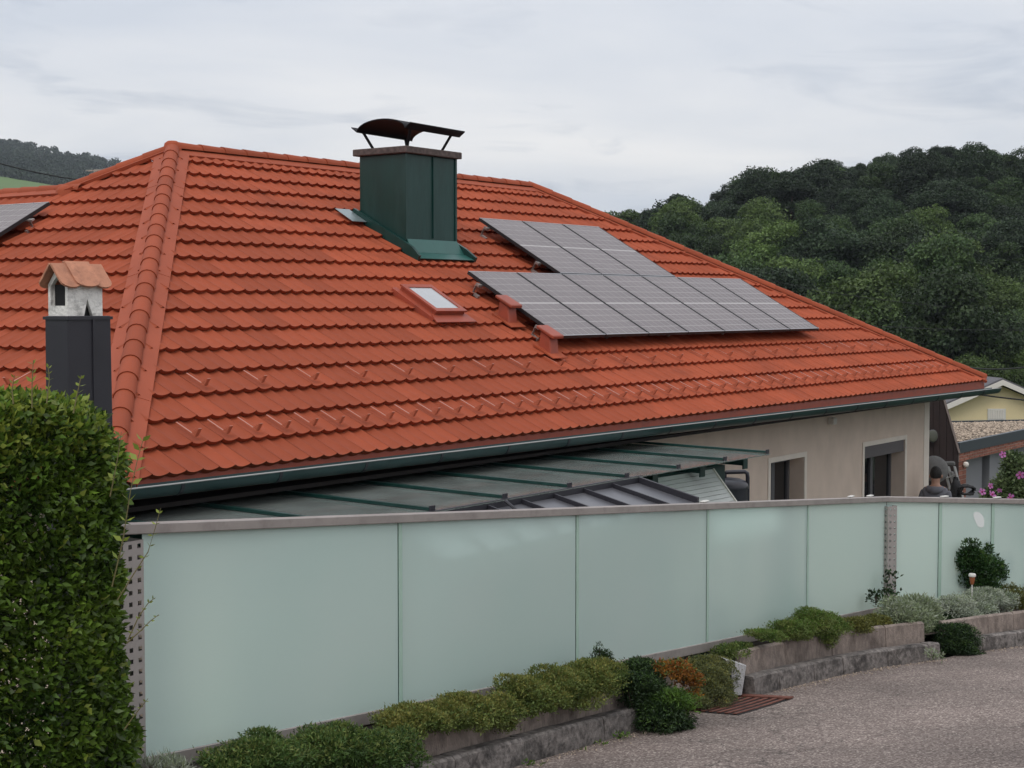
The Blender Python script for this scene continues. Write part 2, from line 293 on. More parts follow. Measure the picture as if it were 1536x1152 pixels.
# ------------------------------------------------------------------ object helpers
ORG = {}                       # world origin of every parent
def tag(o, label=None, cat=None, group=None, kind=None):
    if label: o['label'] = label
    if cat: o['category'] = cat
    if group: o['group'] = group
    if kind: o['kind'] = kind
    return o
def thing(name, label, cat, loc=(0, 0, 0), group=None):
    o = bpy.data.objects.new(name, None); COL.objects.link(o); o.location = [float(v) for v in loc]; o.empty_display_size = 0.2
    ORG[o] = np.array(loc, float); return tag(o, label, cat, group)
def link(name, me, parent=None, origin=None):
    """me is in world coordinates relative to origin"""
    o = bpy.data.objects.new(name, me); COL.objects.link(o)
    po = ORG.get(parent, np.zeros(3)); origin = po if origin is None else np.array(origin, float)
    o.parent = parent; o.location = [float(v) for v in (origin - po)]; ORG[o] = origin
    return o
class MB:
    def __init__(s): s.v = []; s.f = []; s.m = []; s.mi = 0
    def add(s, vs, fs):
        k = len(s.v); s.v += [tuple(float(c) for c in p) for p in vs]
        for f in fs: s.f.append([i + k for i in f]); s.m.append(s.mi)
        return s
    def poly(s, *ps): return s.add(ps, [list(range(len(ps)))])
    def box(s, a, b):
        x0, y0, z0 = a; x1, y1, z1 = b
        return s.hexa([(x0, y0, z0), (x1, y0, z0), (x1, y1, z0), (x0, y1, z0)], [(x0, y0, z1), (x1, y0, z1), (x1, y1, z1), (x0, y1, z1)])
    def hexa(s, lo, hi):
        n = len(lo)
        return s.add(list(lo) + list(hi), [list(range(n))[::-1], list(range(n, 2 * n))] + [[i, (i + 1) % n, n + (i + 1) % n, n + i] for i in range(n)])
    def obox(s, o, a, b, c):
        o, a, b, c = [np.array(v, float) for v in (o, a, b, c)]
        return s.hexa([o, o + a, o + a + b, o + b], [o + c, o + a + c, o + a + b + c, o + b + c])
    def tube(s, pts, r, n=8, cap=True):
        pts = [np.array(p, float) for p in pts]; m = len(pts); rs = r if hasattr(r, '__len__') else [r] * m
        vs = []
        for i, p in enumerate(pts):
            d = pts[min(i + 1, m - 1)] - pts[max(i - 1, 0)]; d = d / (np.linalg.norm(d) + 1e-9)
            a = np.cross(d, (0, 0, 1.0)) if abs(d[2]) < 0.95 else np.cross(d, (1.0, 0, 0)); a /= np.linalg.norm(a); b = np.cross(d, a)
            vs += [p + rs[i] * (a * math.cos(2 * math.pi * k / n) + b * math.sin(2 * math.pi * k / n)) for k in range(n)]
        fs = [[i * n + k, i * n + (k + 1) % n, (i + 1) * n + (k + 1) % n, (i + 1) * n + k] for i in range(m - 1) for k in range(n)]
        if cap: fs += [list(range(n)), list(range((m - 1) * n, m * n))[::-1]]
        return s.add(vs, fs)
    def lathe(s, c, prof, n=20):
        c = np.array(c, float); vs = [c + (r * math.cos(2 * math.pi * k / n), r * math.sin(2 * math.pi * k / n), z) for r, z in prof for k in range(n)]
        m = len(prof)
        fs = [[i * n + k, i * n + (k + 1) % n, (i + 1) * n + (k + 1) % n, (i + 1) * n + k] for i in range(m - 1) for k in range(n)]
        return s.add(vs, fs + [list(range(n))[::-1], list(range((m - 1) * n, m * n))])
    def extrude(s, prof, a, b, closed=True):
        """sweep a list of points by the vector from a to b (both added to the profile points)"""
        a = np.array(a, float); b = np.array(b, float); n = len(prof)
        vs = [np.array(p) + a for p in prof] + [np.array(p) + b for p in prof]
        fs = [[i, (i + 1) % n, n + (i + 1) % n, n + i] for i in range(n if closed else n - 1)]
        if closed: fs += [list(range(n))[::-1], list(range(n, 2 * n))]
        return s.add(vs, fs)
    def mesh(s, name, mats, origin, smooth=False, bevel=0):
        me = bpy.data.meshes.new(name); o = np.array(origin, float)
        me.from_pydata([tuple(np.array(p) - o) for p in s.v], [], s.f)
        for m in (mats if isinstance(mats, (list, tuple)) else [mats]): me.materials.append(MATS[m])
        if isinstance(mats, (list, tuple)): me.polygons.foreach_set('material_index', s.m)
        bm = bmesh.new(); bm.from_mesh(me); bmesh.ops.recalc_face_normals(bm, faces=bm.faces)
        if bevel: bmesh.ops.bevel(bm, geom=list(bm.edges), offset=bevel, segments=1, affect='EDGES', profile=0.5)
        bm.to_mesh(me); bm.free()
        if smooth:
            me.polygons.foreach_set('use_smooth', [True] * len(me.polygons)); me.set_sharp_from_angle(angle=R(smooth if smooth > 1 else 40))
        me.update(); return me
    def build(s, name, mats, parent=None, origin=None, smooth=False, bevel=0):
        if origin is None: origin = ORG.get(parent, np.array(s.v).mean(0) if parent is None else np.zeros(3))
        return link(name, s.mesh(name, mats, origin, smooth, bevel), parent, origin)
def quads_mesh(name, V, mat_names, idx=None, n=4):
    """V: (k,n,3) separate leaf faces"""
    k = V.shape[0]; me = bpy.data.meshes.new(name)
    me.vertices.add(k * n); me.vertices.foreach_set('co', V.astype(np.float32).ravel())
    me.loops.add(k * n); me.loops.foreach_set('vertex_index', np.arange(k * n, dtype=np.int32))
    me.polygons.add(k); me.polygons.foreach_set('loop_start', np.arange(0, k * n, n, dtype=np.int32))
    for m in (mat_names if isinstance(mat_names, (list, tuple)) else [mat_names]): me.materials.append(MATS[m])
    if idx is not None: me.polygons.foreach_set('material_index', idx.astype(np.int32))
    me.update(calc_edges=True); return me
def unit(a): return a / (np.linalg.norm(a, axis=-1, keepdims=True) + 1e-9)
def leaves(P, D, length, width, fold=0.15):
    """one kite-shaped leaf at every P pointing along D; length, width arrays or numbers"""
    k = len(P); D = unit(D); S = unit(np.cross(D, unit(RNG.normal(size=(k, 3))))); Nn = np.cross(S, D)
    L = (np.ones(k) * length)[:, None]; Wd = (np.ones(k) * width)[:, None]
    a = P; c = P + D * L; m = P + D * L * 0.45
    return np.stack([a, m + S * Wd * 0.5 + Nn * Wd * fold, c, m - S * Wd * 0.5 + Nn * Wd * fold], 1)

# ================================================================== terrain
def sm(x): x = np.clip(x, 0, 1); return x * x * (3 - 2 * x)
SKY_R = ([300, 780, 880, 930, 980, 1085, 1130, 1220, 1300, 1420, 1536, 1750, 2300], [440, 410, 360, 338, 314, 300, 268, 250, 242, 226, 234, 230, 300])
SKY_L = ([-2500, -900, -300, -100, 0, 60, 100, 150, 200, 300, 500, 900], [330, 215, 192, 196, 206, 213, 224, 232, 243, 262, 330, 400])
def terr(x, y):
    x = np.asarray(x, float); y = np.asarray(y, float)
    t = x * TD[0] + y * TD[1]; n = x * ND[0] + y * ND[1]; r = np.hypot(x, y)
    zr = np.clip(2.6 - 0.085 * t - 0.11 * n, -6, 6) - 0.25
    s = sm((n - 5.75) / 1.4)
    z = zr * (1 - s)
    z = z - sm((r - 30) / 42) * (z + 6)
    dep = x * math.cos(TH) + y * math.sin(TH); lat = x * math.sin(TH) - y * math.cos(TH)
    xp = np.where(dep > 1, 768 + F * lat / np.maximum(dep, 1), np.where(lat > 0, 6000, -6000))
    gr = CZ + (457 - np.interp(xp, *SKY_R)) / F * 250 - 7.5
    hr = -6 + sm((dep - 92) / 165) * np.maximum(gr + 6, 0)
    gl = CZ + (457 - np.interp(xp, *SKY_L)) / F * 1400 - 9
    hl = -6 + np.clip((dep - 300) / 1100, 0, 1.0) * np.maximum(gl + 6, 0)
    hz = np.where(dep > 60, np.maximum(hr, hl), -6)
    return np.where(r > 72, np.maximum(z, hz), z)
rings = [0.0] + list(np.geomspace(0.6, 60, 62)) + list(np.geomspace(64, 2450, 62)); NA = 300
tv = []; 
for r_ in rings:
    a_ = np.linspace(0, 2 * math.pi, NA, endpoint=False); xx = r_ * np.cos(a_); yy = r_ * np.sin(a_)
    tv.append(np.stack([xx, yy, terr(xx, yy)], 1))
tv = np.concatenate(tv); tf = [[i * NA + k, i * NA + (k + 1) % NA, (i + 1) * NA + (k + 1) % NA, (i + 1) * NA + k] for i in range(len(rings) - 1) for k in range(NA)]
me = bpy.data.meshes.new('terrain'); me.from_pydata(tv.tolist(), [], tf); me.materials.append(MATS['terrain'])
me.polygons.foreach_set('use_smooth', [True] * len(me.polygons))
tag(link('terrain', me), 'grassy ground rolling away into wooded hills', kind='structure')
def on_terr(x, y, lo, hi):
    zs = np.geomspace(lo, hi, 900); d = ray(x, y); P = CAM + d[None, :] * zs[:, None]
    k = np.nonzero(P[:, 2] < terr(P[:, 0], P[:, 1]))[0]
    return P[k[0]] if len(k) else None
def patch(name, m, label, top, bottom, lo=200, hi=2400, dz=2.0):
    mb = MB(); xs = np.linspace(top[0][0], top[-1][0], 14); rows = []
    for u in np.linspace(0, 1, 6):
        row = []
        for x in xs:
            y = np.interp(x, *zip(*top)) * (1 - u) + np.interp(x, *zip(*bottom)) * u
            p = on_terr(x, y, lo, hi)
            row.append(None if p is None else np.array([p[0], p[1], terr(p[0], p[1]) + dz]))
        rows.append(row)
    for a, b in zip(rows, rows[1:]):
        for i in range(len(xs) - 1):
            q = [a[i], a[i + 1], b[i + 1], b[i]]
            if all(v is not None for v in q): mb.poly(*q)
    tag(mb.build(name, m), label, kind='structure')
patch('field', 'field_green', 'bright green meadow on the far hillside', [(-140, 258), (0, 270), (100, 287)], [(-140, 320), (0, 322), (100, 312)])
patch('ploughed_field', 'field_brown', 'small bare brown field below the far wood', [(125, 260), (150, 258), (172, 262)], [(125, 268), (150, 267), (172, 268)])

# ================================================================== road, kerb, planting bed
K1 = [(4.0, 5.25), (9.42, 5.25)]
K2 = [(11.06, 5.27), (11.87, 5.25), (12.6, 5.17), (13.1, 5.08), (13.5, 4.96), (13.95, 4.76)]
K3 = [(14.35, 4.71), (14.74, 4.62), (15.4, 4.38), (16.2, 4.02), (18.5, 2.9)]
edge = [(-30, 5.25), (9.42, 5.25), (9.5, 5.5), (11.05, 5.5)] + K2 + K3 + [(30, -6)]
mb = MB()
for (t0, a0), (t1, a1) in zip(edge, edge[1:]):
    if t1 - t0 < 1e-6: continue
    mb.poly(WP(t0, -14), WP(t1, -14), WP(t1, a1 + 0.03), WP(t0, a0 + 0.03))
tag(mb.build('road', 'asphalt'), 'worn pinkish grey asphalt lane', kind='structure')

def along(path):
    seg = [(np.array(a), np.array(b)) for a, b in zip(path, path[1:])]; L = [np.linalg.norm(b - a) for a, b in seg]
    def at(s):
        for (a, b), l in zip(seg, L):
            if s <= l or (b is seg[-1][1]): d = (b - a) / l; return a + d * s, d
            s -= l
    return at, sum(L)
def rough_block(c0, c1, dn0, dn1, z0, z1, jit, seed, m, parent, name):
    """a stone between path points c0 and c1, from dn0 to dn1 behind the path line"""
    rr = random.Random(seed); d = (c1 - c0) / np.linalg.norm(c1 - c0); nn = np.array([-d[1], d[0]])
    bm = bmesh.new(); nu = 5
    grid = {}
    L = np.linalg.norm(c1 - c0)
    prof = [(dn0, z0), (dn0 + 0.004, z0 + (z1 - z0) * 0.55), (dn0 + 0.012, z1 - 0.018), (dn0 + 0.03, z1), (dn1, z1), (dn1, z0)]
    for i in range(nu + 1):
        for j, (dn, dz) in enumerate(prof):
            e = 0.006 if i in (0, nu) and 1 <= j <= 3 else 0
            p = c0 + d * (L * i / nu) + nn * (dn + e + rr.uniform(-jit, jit) * (j in (1, 2, 3)))
            x, y = W(p[0], p[1]); z = road_z(p[0], p[1]) + dz + rr.uniform(-jit, jit) * 0.6 * (j in (2, 3, 4)) - e
            grid[i, j] = bm.verts.new((x, y, z))
    npf = len(prof)
    for i in range(nu):
        for j in range(npf - 1): bm.faces.new([grid[i, j], grid[i + 1, j], grid[i + 1, j + 1], grid[i, j + 1]])
    bm.faces.new([grid[0, j] for j in range(npf)]); bm.faces.new([grid[nu, j] for j in range(npf)][::-1])
    bmesh.ops.recalc_face_normals(bm, faces=bm.faces)
    o = ORG[parent]; bmesh.ops.translate(bm, verts=bm.verts, vec=Vector((-o[0], -o[1], -o[2])))
    me = bpy.data.meshes.new(name); bm.to_mesh(me); bm.free(); me.materials.append(MATS[m]); return link(name, me, parent)
def stone_row(path, lens, dn0, dn1, z0, z1, jit, m, parent, name, gap=0.008, seed=0):
    at, L = along(path); s = 0; k = 0
    while s < L - 0.08:
        l = min(lens[k % len(lens)], L - s); a, _ = at(s + gap / 2); b, _ = at(s + l - gap / 2)
        rough_block(a, b, dn0, dn1, z0, z1, jit, seed + k, m, parent, name); s += l; k += 1
kerb = bpy.data.objects.new('kerb', None); COL.objects.link(kerb); ORG[kerb] = np.zeros(3); tag(kerb, 'weathered granite kerb along the planting bed', kind='structure')
stone_row(K1, [0.72, 0.95, 0.58, 0.8], 0.0, 0.13, -0.1, 0.165, 0.006, 'granite', kerb, 'kerb_stone', seed=10)
stone_row(K2, [0.45, 0.62, 0.5, 0.7, 0.55], 0.0, 0.13, -0.1, 0.165, 0.006, 'granite', kerb, 'kerb_stone', seed=40)
stone_row(K3, [0.42, 0.55, 0.5, 0.7], 0.0, 0.13, -0.1, 0.15, 0.006, 'granite', kerb, 'kerb_stone', seed=70)
edging = thing('planter_edging', 'low wall of rough concrete slabs standing behind the granite kerb', 'garden edging', (*W(8, 5.4), road_z(8, 5.4)))
def off(path, dn): return [(a + (0.0), b + dn) for a, b in path]
stone_row(off(K1, 0.145), [0.98, 1.0, 0.97], 0.0, 0.06, 0.0, 0.315, 0.003, 'concrete_edge', edging, 'edging_slab', seed=110)
stone_row(off([(11.12, 5.28)] + K2[1:], 0.15), [0.80, 0.78, 0.82], 0.0, 0.06, 0.0, 0.36, 0.003, 'concrete_edge', edging, 'edging_slab', seed=140)
stone_row(off(K3, 0.16), [0.75, 0.4, 0.8], 0.0, 0.06, 0.0, 0.33, 0.003, 'concrete_edge', edging, 'edging_slab', seed=170)
# wedge of pale granite beside the drain
gw = MB(); q = [on_n(x, y, 5.33) for x, y in [(1088, 988), (1120, 998), (1113, 1043), (1102, 1044), (1098, 1016)]]
gw.hexa(q, [p + np.array([*(ND * 0.10 + TD * 0.06), 0.0]) for p in q])
tag(gw.build('granite_wedge', 'granite_light', bevel=0.006), 'pale speckled granite wedge standing upright behind the rusty drain grate', 'stone')

# fence geometry: first run, then a bend at the second perforated post
FT0, FN, FW = 5.145, 5.76, 2.0
def f_top(t): return 3.128 - 0.0902 * (t - 5.145)
def f_bot(t): return 1.915 - 0.0868 * (t - 5.145)
BEND = np.array([FT0 + 5 * FW, FN]); BH = R(-22); BD = np.array([math.cos(BH), math.sin(BH)])
def fence_pt(s):
    """s metres along the fence from its first post -> (t, n), top z, bottom z"""
    if s <= 5 * FW: return np.array([FT0 + s, FN]), f_top(FT0 + s), f_bot(FT0 + s)
    u = s - 5 * FW; return BEND + BD * u, f_top(FT0 + 10) - 0.082 * u, f_bot(FT0 + 10) - 0.06 * u
# soil bed, retaining wall below the fence
mb = MB(); ps = [0.0 + 0.5 * k for k in range(-4, 30)]
KN = K1 + K2 + K3; kt = [a for a, b in KN]; kn = [b for a, b in KN]
for s0, s1 in zip(ps, ps[1:]):
    def cols(s):
        (t, n), zt, zb = fence_pt(s); 
        if s < 0: n = FN
        kk = np.interp(t, kt, kn) + 0.19
        return np.array([*W(t, kk), road_z(t, kk) + 0.22]), np.array([*W(t, n + 0.12), zb - 0.06])
    a, b = cols(s0); c, d = cols(s1); mb.poly(a, c, d, b)
tag(mb.build('planting_bed', 'soil'), 'strip of dark soil between kerb and fence', kind='structure')
mb = MB()
for s0, s1 in zip([-3, 0, 2, 4, 6, 8, 10], [0, 2, 4, 6, 8, 10, 16.2]):
    (p0, _, b0), (p1, _, b1) = fence_pt(s0), fence_pt(s1)
    n0 = np.array([0, 0.08]); n1 = np.array([0, 0.22])
    q = [(p0 + n0, b0), (p1 + n0, b1), (p1 + n1, b1), (p0 + n1, b0)]
    mb.hexa([np.array([*W(*p), -1.5]) for p, z in q], [np.array([*W(*p), z - 0.05]) for p, z in q])
tag(mb.build('retaining_wall', 'retaining'), 'grey concrete retaining wall carrying the glass fence', kind='structure')

# ================================================================== house
HX0, HX1, HY0, HA = 6.47, 23.04, 7.95, 4.93
ZE, ZR = 3.03, 5.84; AL = math.atan2(ZR - ZE, HA); CA, SA = math.cos(AL), math.sin(AL)
HY1 = HY0 + 2 * HA; OV = 0.6
house = thing('house', 'single-storey beige house with an orange-red tiled hip roof', 'house', (14.7, 12.9, 0))
roof = MB()
e0, e1, e2, e3 = (HX0, HY0, ZE), (HX1, HY0, ZE), (HX1, HY1, ZE), (HX0, HY1, ZE); r0, r1 = (HX0 + HA, HY0 + HA, ZR), (HX1 - HA, HY0 + HA, ZR)
def dn(p, k=0.02): return (p[0], p[1], p[2] - k)
roof.poly(*map(dn, (e0, e1, r1, r0))).poly(*map(dn, (e1, e2, r1))).poly(*map(dn, (e2, e3, r0, r1))).poly(*map(dn, (e3, e0, r0)))
# the wing that runs back from the side slope
WB = 0.79; wx, wy, wz = HX0 + HA - WB, HY0 + HA + WB, ZR - WB * SA / CA; WYE = 27.0
roof.poly(dn(e3), dn((HX0, WYE, ZE)), dn((wx, WYE, wz)), dn((wx, wy, wz))).poly(dn((wx, wy, wz), 0.03), dn((wx, WYE, wz), 0.03), dn((2 * wx - HX0, WYE, ZE), 0.03), dn((2 * wx - HX0, wy, ZE), 0.03))
roof = roof.build('roof', 'roof_deck', house)
# tiles: two troughs each, laid in courses
TWD, EXP, TLN = 0.30, 0.3185, 0.37
US = []; 
for k in range(2):
    for s_ in (0, 0.10, 0.28, 0.5, 0.72, 0.90): US.append((k + s_) * TWD / 2)
US.append(TWD)
def wave(u): s_ = (u / (TWD / 2)) % 1.0; return 0.024 * (1 - math.sin(math.pi * s_) ** 0.75)
def tile_geo(u0=0.0, v0=0.0):
    vs = []; fs = []
    n = len(US)
    for v, b in ((0.0, 0.056), (TLN, 0.012)):
        vs += [(min(max(u, 0.0015), TWD - 0.0015) + u0, v + v0, b + wave(u)) for u in US]
    vs += [(min(max(u, 0.0015), TWD - 0.0015) + u0, v0, 0.056 + wave(u)) for u in US]
    vs += [(min(max(u, 0.0015), TWD - 0.0015) + u0, v0 + 0.014, 0.021 + wave(u)) for u in US]
    for i in range(n - 1):
        fs.append((i, i + 1, n + i + 1, n + i)); fs.append((3 * n + i, 3 * n + i + 1, 2 * n + i + 1, 2 * n + i))
    return vs, fs
def tile_mesh(name, vs, fs):
    m = bpy.data.meshes.new(name); m.from_pydata(vs, [], fs); m.materials.append(MATS['roof_tile'])
    m.polygons.foreach_set('use_smooth', [True] * len(m.polygons)); m.update(); return m
TILE = tile_mesh('roof_tile', *tile_geo())
class Face:
    def __init__(s, o, u, v, wn, inside): s.o, s.u, s.v, s.w, s.inside = [np.array(a, float) for a in (o, u, v, wn)] + [inside]
    def P(s, u, v, h=0.0): return s.o + s.u * u + s.v * v + s.w * h
LEN = HX1 - HX0; VMAX = HA / CA
front = Face(e0, (1, 0, 0), (0, CA, SA), (0, -SA, CA), [((1, -CA), 0.0), ((-1, -CA), -LEN), ((0, -1), -(VMAX - 0.02))])
side_len = WYE - HY0
VW = (HA - WB) / CA
side = Face((HX0, WYE, ZE), (0, -1, 0), (CA, 0, SA), (-SA, 0, CA), [((-1, -CA), -side_len), ((0, -1), -(VMAX)), ((1, -CA), 0)])   # u runs towards the front corner
# inside: a*u + b*v >= c
def side_extra(u, v): # ridge of the wing caps the slope further back; near the apex the back hip cuts it
    y = WYE - u; vp = v * CA
    if y > wy: return vp <= HA - WB
    return (HY0 + HA - y) + 0 >= -1e9 and vp <= HA and (y <= HY0 + HA or vp <= HA - (y - HY0 - HA))
tiles = []                                          # (depth, kind, face, u0, v0, clipped verts/faces)
def clip_tile(u0, v0, cuts):
    bm = bmesh.new(); vs, fs = tile_geo(u0, v0); bv = [bm.verts.new(p) for p in vs]
    for f in fs: bm.faces.new([bv[i] for i in f])
    for (a, b), c in cuts:
        l = math.hypot(a, b); co = Vector((a * c / l ** 2, b * c / l ** 2, 0))
        bmesh.ops.bisect_plane(bm, geom=bm.verts[:] + bm.edges[:] + bm.faces[:], plane_co=co, plane_no=Vector((a, b, 0)), clear_inner=True)
    bm.verts.index_update(); r_ = ([tuple(v.co) for v in bm.verts], [[v.index for v in f.verts] for f in bm.faces]); bm.free(); return r_
def lay(face, ulen, rows, cuts_for):
    for r_ in range(rows):
        v0 = r_ * EXP - 0.035
        for c_ in range(int(ulen / TWD) + 1):
            u0 = c_ * TWD; cor = [(u0, v0), (u0 + TWD, v0), (u0 + TWD, v0 + TLN), (u0, v0 + TLN)]
            cuts = cuts_for(u0, v0); st = [min(a * u + b * v - c for u, v in cor) for (a, b), c in cuts]; mxs = [max(a * u + b * v - c for u, v in cor) for (a, b), c in cuts]
            if any(m_ <= 0 for m_ in mxs): continue
            ct = face.P(u0 + TWD / 2, v0 + EXP / 2); x_, y_, z_ = proj(ct)
            inview = -40 < x_ < 1580 and -40 < y_ < 1200
            need = [k for k, s_ in zip(cuts, st) if s_ < 0]
            tiles.append((z_ if inview else z_ + 500, face, u0, v0, clip_tile(u0, v0, need) if need else None))
lay(front, LEN, 18, lambda u, v: front.inside)
def side_cuts(u, v):
    y = WYE - u - TWD / 2
    c = [((-1, -CA), -side_len)]
    if y > wy: c.append(((0, -1), -VW))
    elif y > HY0 + HA: c.append(((1, -CA), (WYE - HY0 - HA) - HA))
    return c
lay(side, side_len, 18, side_cuts)
tiles = [t_ for t_ in tiles if t_[0] < 300]
tiles.sort(key=lambda t_: t_[0])
fv, ff = [], []
for i, (z_, face, u0, v0, cl) in enumerate(tiles):
    if i < 300:
        if cl is None:
            me = TILE; o = face.P(u0, v0)
        else:
            if not cl[1]: continue
            me = tile_mesh('roof_tile', [(a - u0, b - v0, c) for a, b, c in cl[0]], cl[1]); o = face.P(u0, v0)
        ob = link('roof_tile', me, roof, o)
        j = random.gauss(0, 0.0025); k = random.gauss(0, 0.002)
        M3 = Matrix([[face.u[q], face.v[q], face.w[q]] for q in range(3)])
        ob.rotation_euler = (M3 @ Matrix.Rotation(j, 3, 'Z') @ Matrix.Rotation(k, 3, 'X')).to_euler()
    else:
        vs, fs = (tile_geo(u0, v0) if cl is None else cl); j = random.gauss(0, 0.0007); q = len(fv)
        fv += [tuple(face.P(a, b, c + j) - ORG[roof]) for a, b, c in vs]; ff += [[n_ + q for n_ in f] for f in fs]
fld = tile_mesh('roof_tile_field', fv, ff); tag(link('roof_tile_field', fld, roof), kind='stuff')

# hip and ridge caps with the flat flashing strips beside them
def cap_mesh(r_lo, r_hi, l, n=8):
    mb = MB(); vs = []
    for y, r_ in ((0, r_lo), (l, r_hi)):
        vs += [(r_ * math.cos(math.pi * k / n), y, r_ * 0.95 * math.sin(math.pi * k / n)) for k in range(n + 1)]
    vs += [(0.82 * r_lo * math.cos(math.pi * k / n), 0.002, 0.82 * r_lo * 0.95 * math.sin(math.pi * k / n)) for k in range(n + 1)]
    m = n + 1
    fs = [(k, k + 1, m + k + 1, m + k) for k in range(n)] + [(k + 1, k, 2 * m + k, 2 * m + k + 1) for k in range(n)]
    me = bpy.data.meshes.new('hip_cap'); me.from_pydata(vs, [], fs); me.materials.append(MATS['roof_tile'])
    me.polygons.foreach_set('use_smooth', [True] * len(me.polygons)); me.set_sharp_from_angle(angle=R(50)); return me
CAPM = cap_mesh(0.082, 0.070, 0.37)
def caps(a, b, step, name, lift=0.055, start=0.0):
    a = np.array(a, float); b = np.array(b, float); d = b - a; L = np.linalg.norm(d); d /= L
    xr = np.cross(d, (0, 0, 1)); xr /= np.linalg.norm(xr); up = np.cross(xr, d)
    M3 = Matrix([[xr[q], d[q], up[q]] for q in range(3)]).to_euler(); n = int(round((L - start) / step))
    for k in range(n):
        o = link(name, CAPM, roof, a + d * (start + k * (L - start) / n) + up * lift); o.rotation_euler = M3
def strip(a, b, side_v, wn, name, w0=0.0, w1=0.17, h=0.062, piece=1.25, m='roof_metal'):
    """flat flashing pieces in the roof slope alongside a hip; side_v points into the slope"""
    a = np.array(a, float); b = np.array(b, float); L = np.linalg.norm(b - a); d = (b - a) / L; s_ = np.array(side_v, float); s_ -= d * (s_ @ d); s_ /= np.linalg.norm(s_); wn = np.array(wn)
    n = max(1, int(round(L / piece)))
    for k in range(n):
        p = a + d * (L * k / n) + s_ * w0 + wn * (h + 0.0025 * (k % 2)); mb = MB()
        mb.obox(p, d * (L / n + 0.02), s_ * (w1 - w0), wn * 0.004)
        q = p + s_ * (w1 - w0 - 0.004) - wn * 0.035
        mb.obox(q, d * (L / n + 0.02), s_ * 0.004, wn * 0.035)
        mb.build(name, m, roof)
caps(e0, r0, 0.30, 'hip_cap'); caps(e1, r1, 0.30, 'hip_cap'); caps(r0, r1, 0.33, 'ridge_cap', start=0.05)
caps((wx, wy, wz), r0, 0.33, 'hip_cap', lift=0.035); caps((wx, wy + 5, wz), (wx + 0.02, wy - 0.2, wz), 0.33, 'ridge_cap', lift=0.035)
mb = MB(); mb.lathe((r0[0], r0[1], r0[2]), [(0.10, -0.10), (0.10, 0.05), (0.085, 0.11), (0.05, 0.135), (0.01, 0.14)], 14); mb.build('apex_cap', 'roof_tile', roof, smooth=50)
mb = MB(); mb.lathe((wx, wy - 0.02, wz), [(0.14, -0.16), (0.13, 0.03), (0.10, 0.07), (0.05, 0.095), (0.01, 0.10)], 12); mb.build('junction_cap', 'roof_tile', roof, smooth=50)
strip(e0, r0, (1, 0, 0), front.w, 'hip_flashing'); strip(e0, r0, (0, 1, 0), side.w, 'hip_flashing')
strip(e1, r1, (-1, 0, 0), front.w, 'hip_flashing', w1=0.12); strip(r0, r1, -front.v, front.w, 'ridge_flashing', w1=0.16)
strip((wx, wy, wz), r0, (-1, -1, -0.3), side.w, 'hip_flashing', w1=0.12); strip((wx, wy + 5, wz), (wx, wy, wz), -side.v, side.w, 'ridge_flashing', w1=0.12)

# snow hooks
hk = MB(); hk.obox((-0.0075, 0, 0), (0.015, 0, 0), (0, 0.23, 0), (0, 0, 0.006))
hk.hexa([(-0.016, 0.0, 0.004), (0.016, 0.0, 0.004), (0.016, 0.012, 0.004), (-0.016, 0.012, 0.004)], [(-0.016, -0.012, 0.07), (0.016, -0.012, 0.07), (0.016, -0.006, 0.07), (-0.016, -0.006, 0.07)])
hk.hexa([(-0.004, 0.012, 0.004), (0.004, 0.012, 0.004), (0.004, 0.055, 0.004), (-0.004, 0.055, 0.004)], [(-0.004, 0.0, 0.062), (0.004, 0.0, 0.062), (0.004, 0.003, 0.062), (-0.004, 0.003, 0.062)])
HOOK = hk.mesh('snow_hook', 'hook_metal', (0, 0, 0))
def hooks(face, row, every, first, u_lo, u_hi):
    M3 = Matrix([[face.u[q], face.v[q], face.w[q]] for q in range(3)]) @ Matrix.Rotation(-0.11, 3, 'X')
    k = first
    while True:
        u = k * TWD + TWD * 0.27; k += every
        if u > u_hi: break
        if u < u_lo: continue
        o = link('snow_hook', HOOK, roof, face.P(u, row * EXP + 0.015, 0.080)); o.rotation_euler = M3.to_euler()
cut = lambda row: (row + 0.6) * EXP * CA
hooks(front, 1, 1, 0, cut(1) + 0.25, LEN - cut(1) - 0.25); hooks(front, 3, 2, 1, cut(3) + 0.25, LEN - cut(3) - 0.25)
hooks(side, 1, 2, 1, side_len - 6.0, side_len - cut(1) - 0.3); hooks(side, 3, 2, 0, side_len - 6.0, side_len - cut(3) - 0.3)

# eaves: red drip board, gutter with pale lip and straps, soffit
def gz(x): return 3.018 - 0.0052 * (x - HX0)
mb = MB(); mb.hexa([(HX0 - 0.02, HY0 - 0.03, gz(HX0) - 0.10), (HX1, HY0 - 0.03, gz(HX1) - 0.10), (HX1, HY0 + 0.02, gz(HX1) - 0.10), (HX0 - 0.02, HY0 + 0.02, gz(HX0) - 0.10)],
                   [(HX0 - 0.02, HY0 - 0.02, ZE + 0.03), (HX1, HY0 - 0.02, ZE + 0.03), (HX1, HY0 + 0.02, ZE + 0.03), (HX0 - 0.02, HY0 + 0.02, ZE + 0.03)])
mb.build('drip_board', 'roof_red', house)
mb = MB(); mb.box((HX0 - 0.03, HY0 + 0.03, ZE - 0.10), (HX0 + 0.02, HY1, ZE + 0.02)); mb.build('verge_board', 'roof_red', house)
mb = MB(); mb.box((HX1 - 0.03, HY0 + 0.03, ZE - 0.10), (HX1 + 0.012, HY1, ZE + 0.03)); mb.build('verge_board', 'roof_red', house)
mb = MB(); n = 9; GR = 0.075; xa, xb = HX0 - 0.12, HX1 + 0.30
prof = [(0, -GR * math.cos(math.pi * k / n), -GR * 1.15 * math.sin(math.pi * k / n)) for k in range(n + 1)]
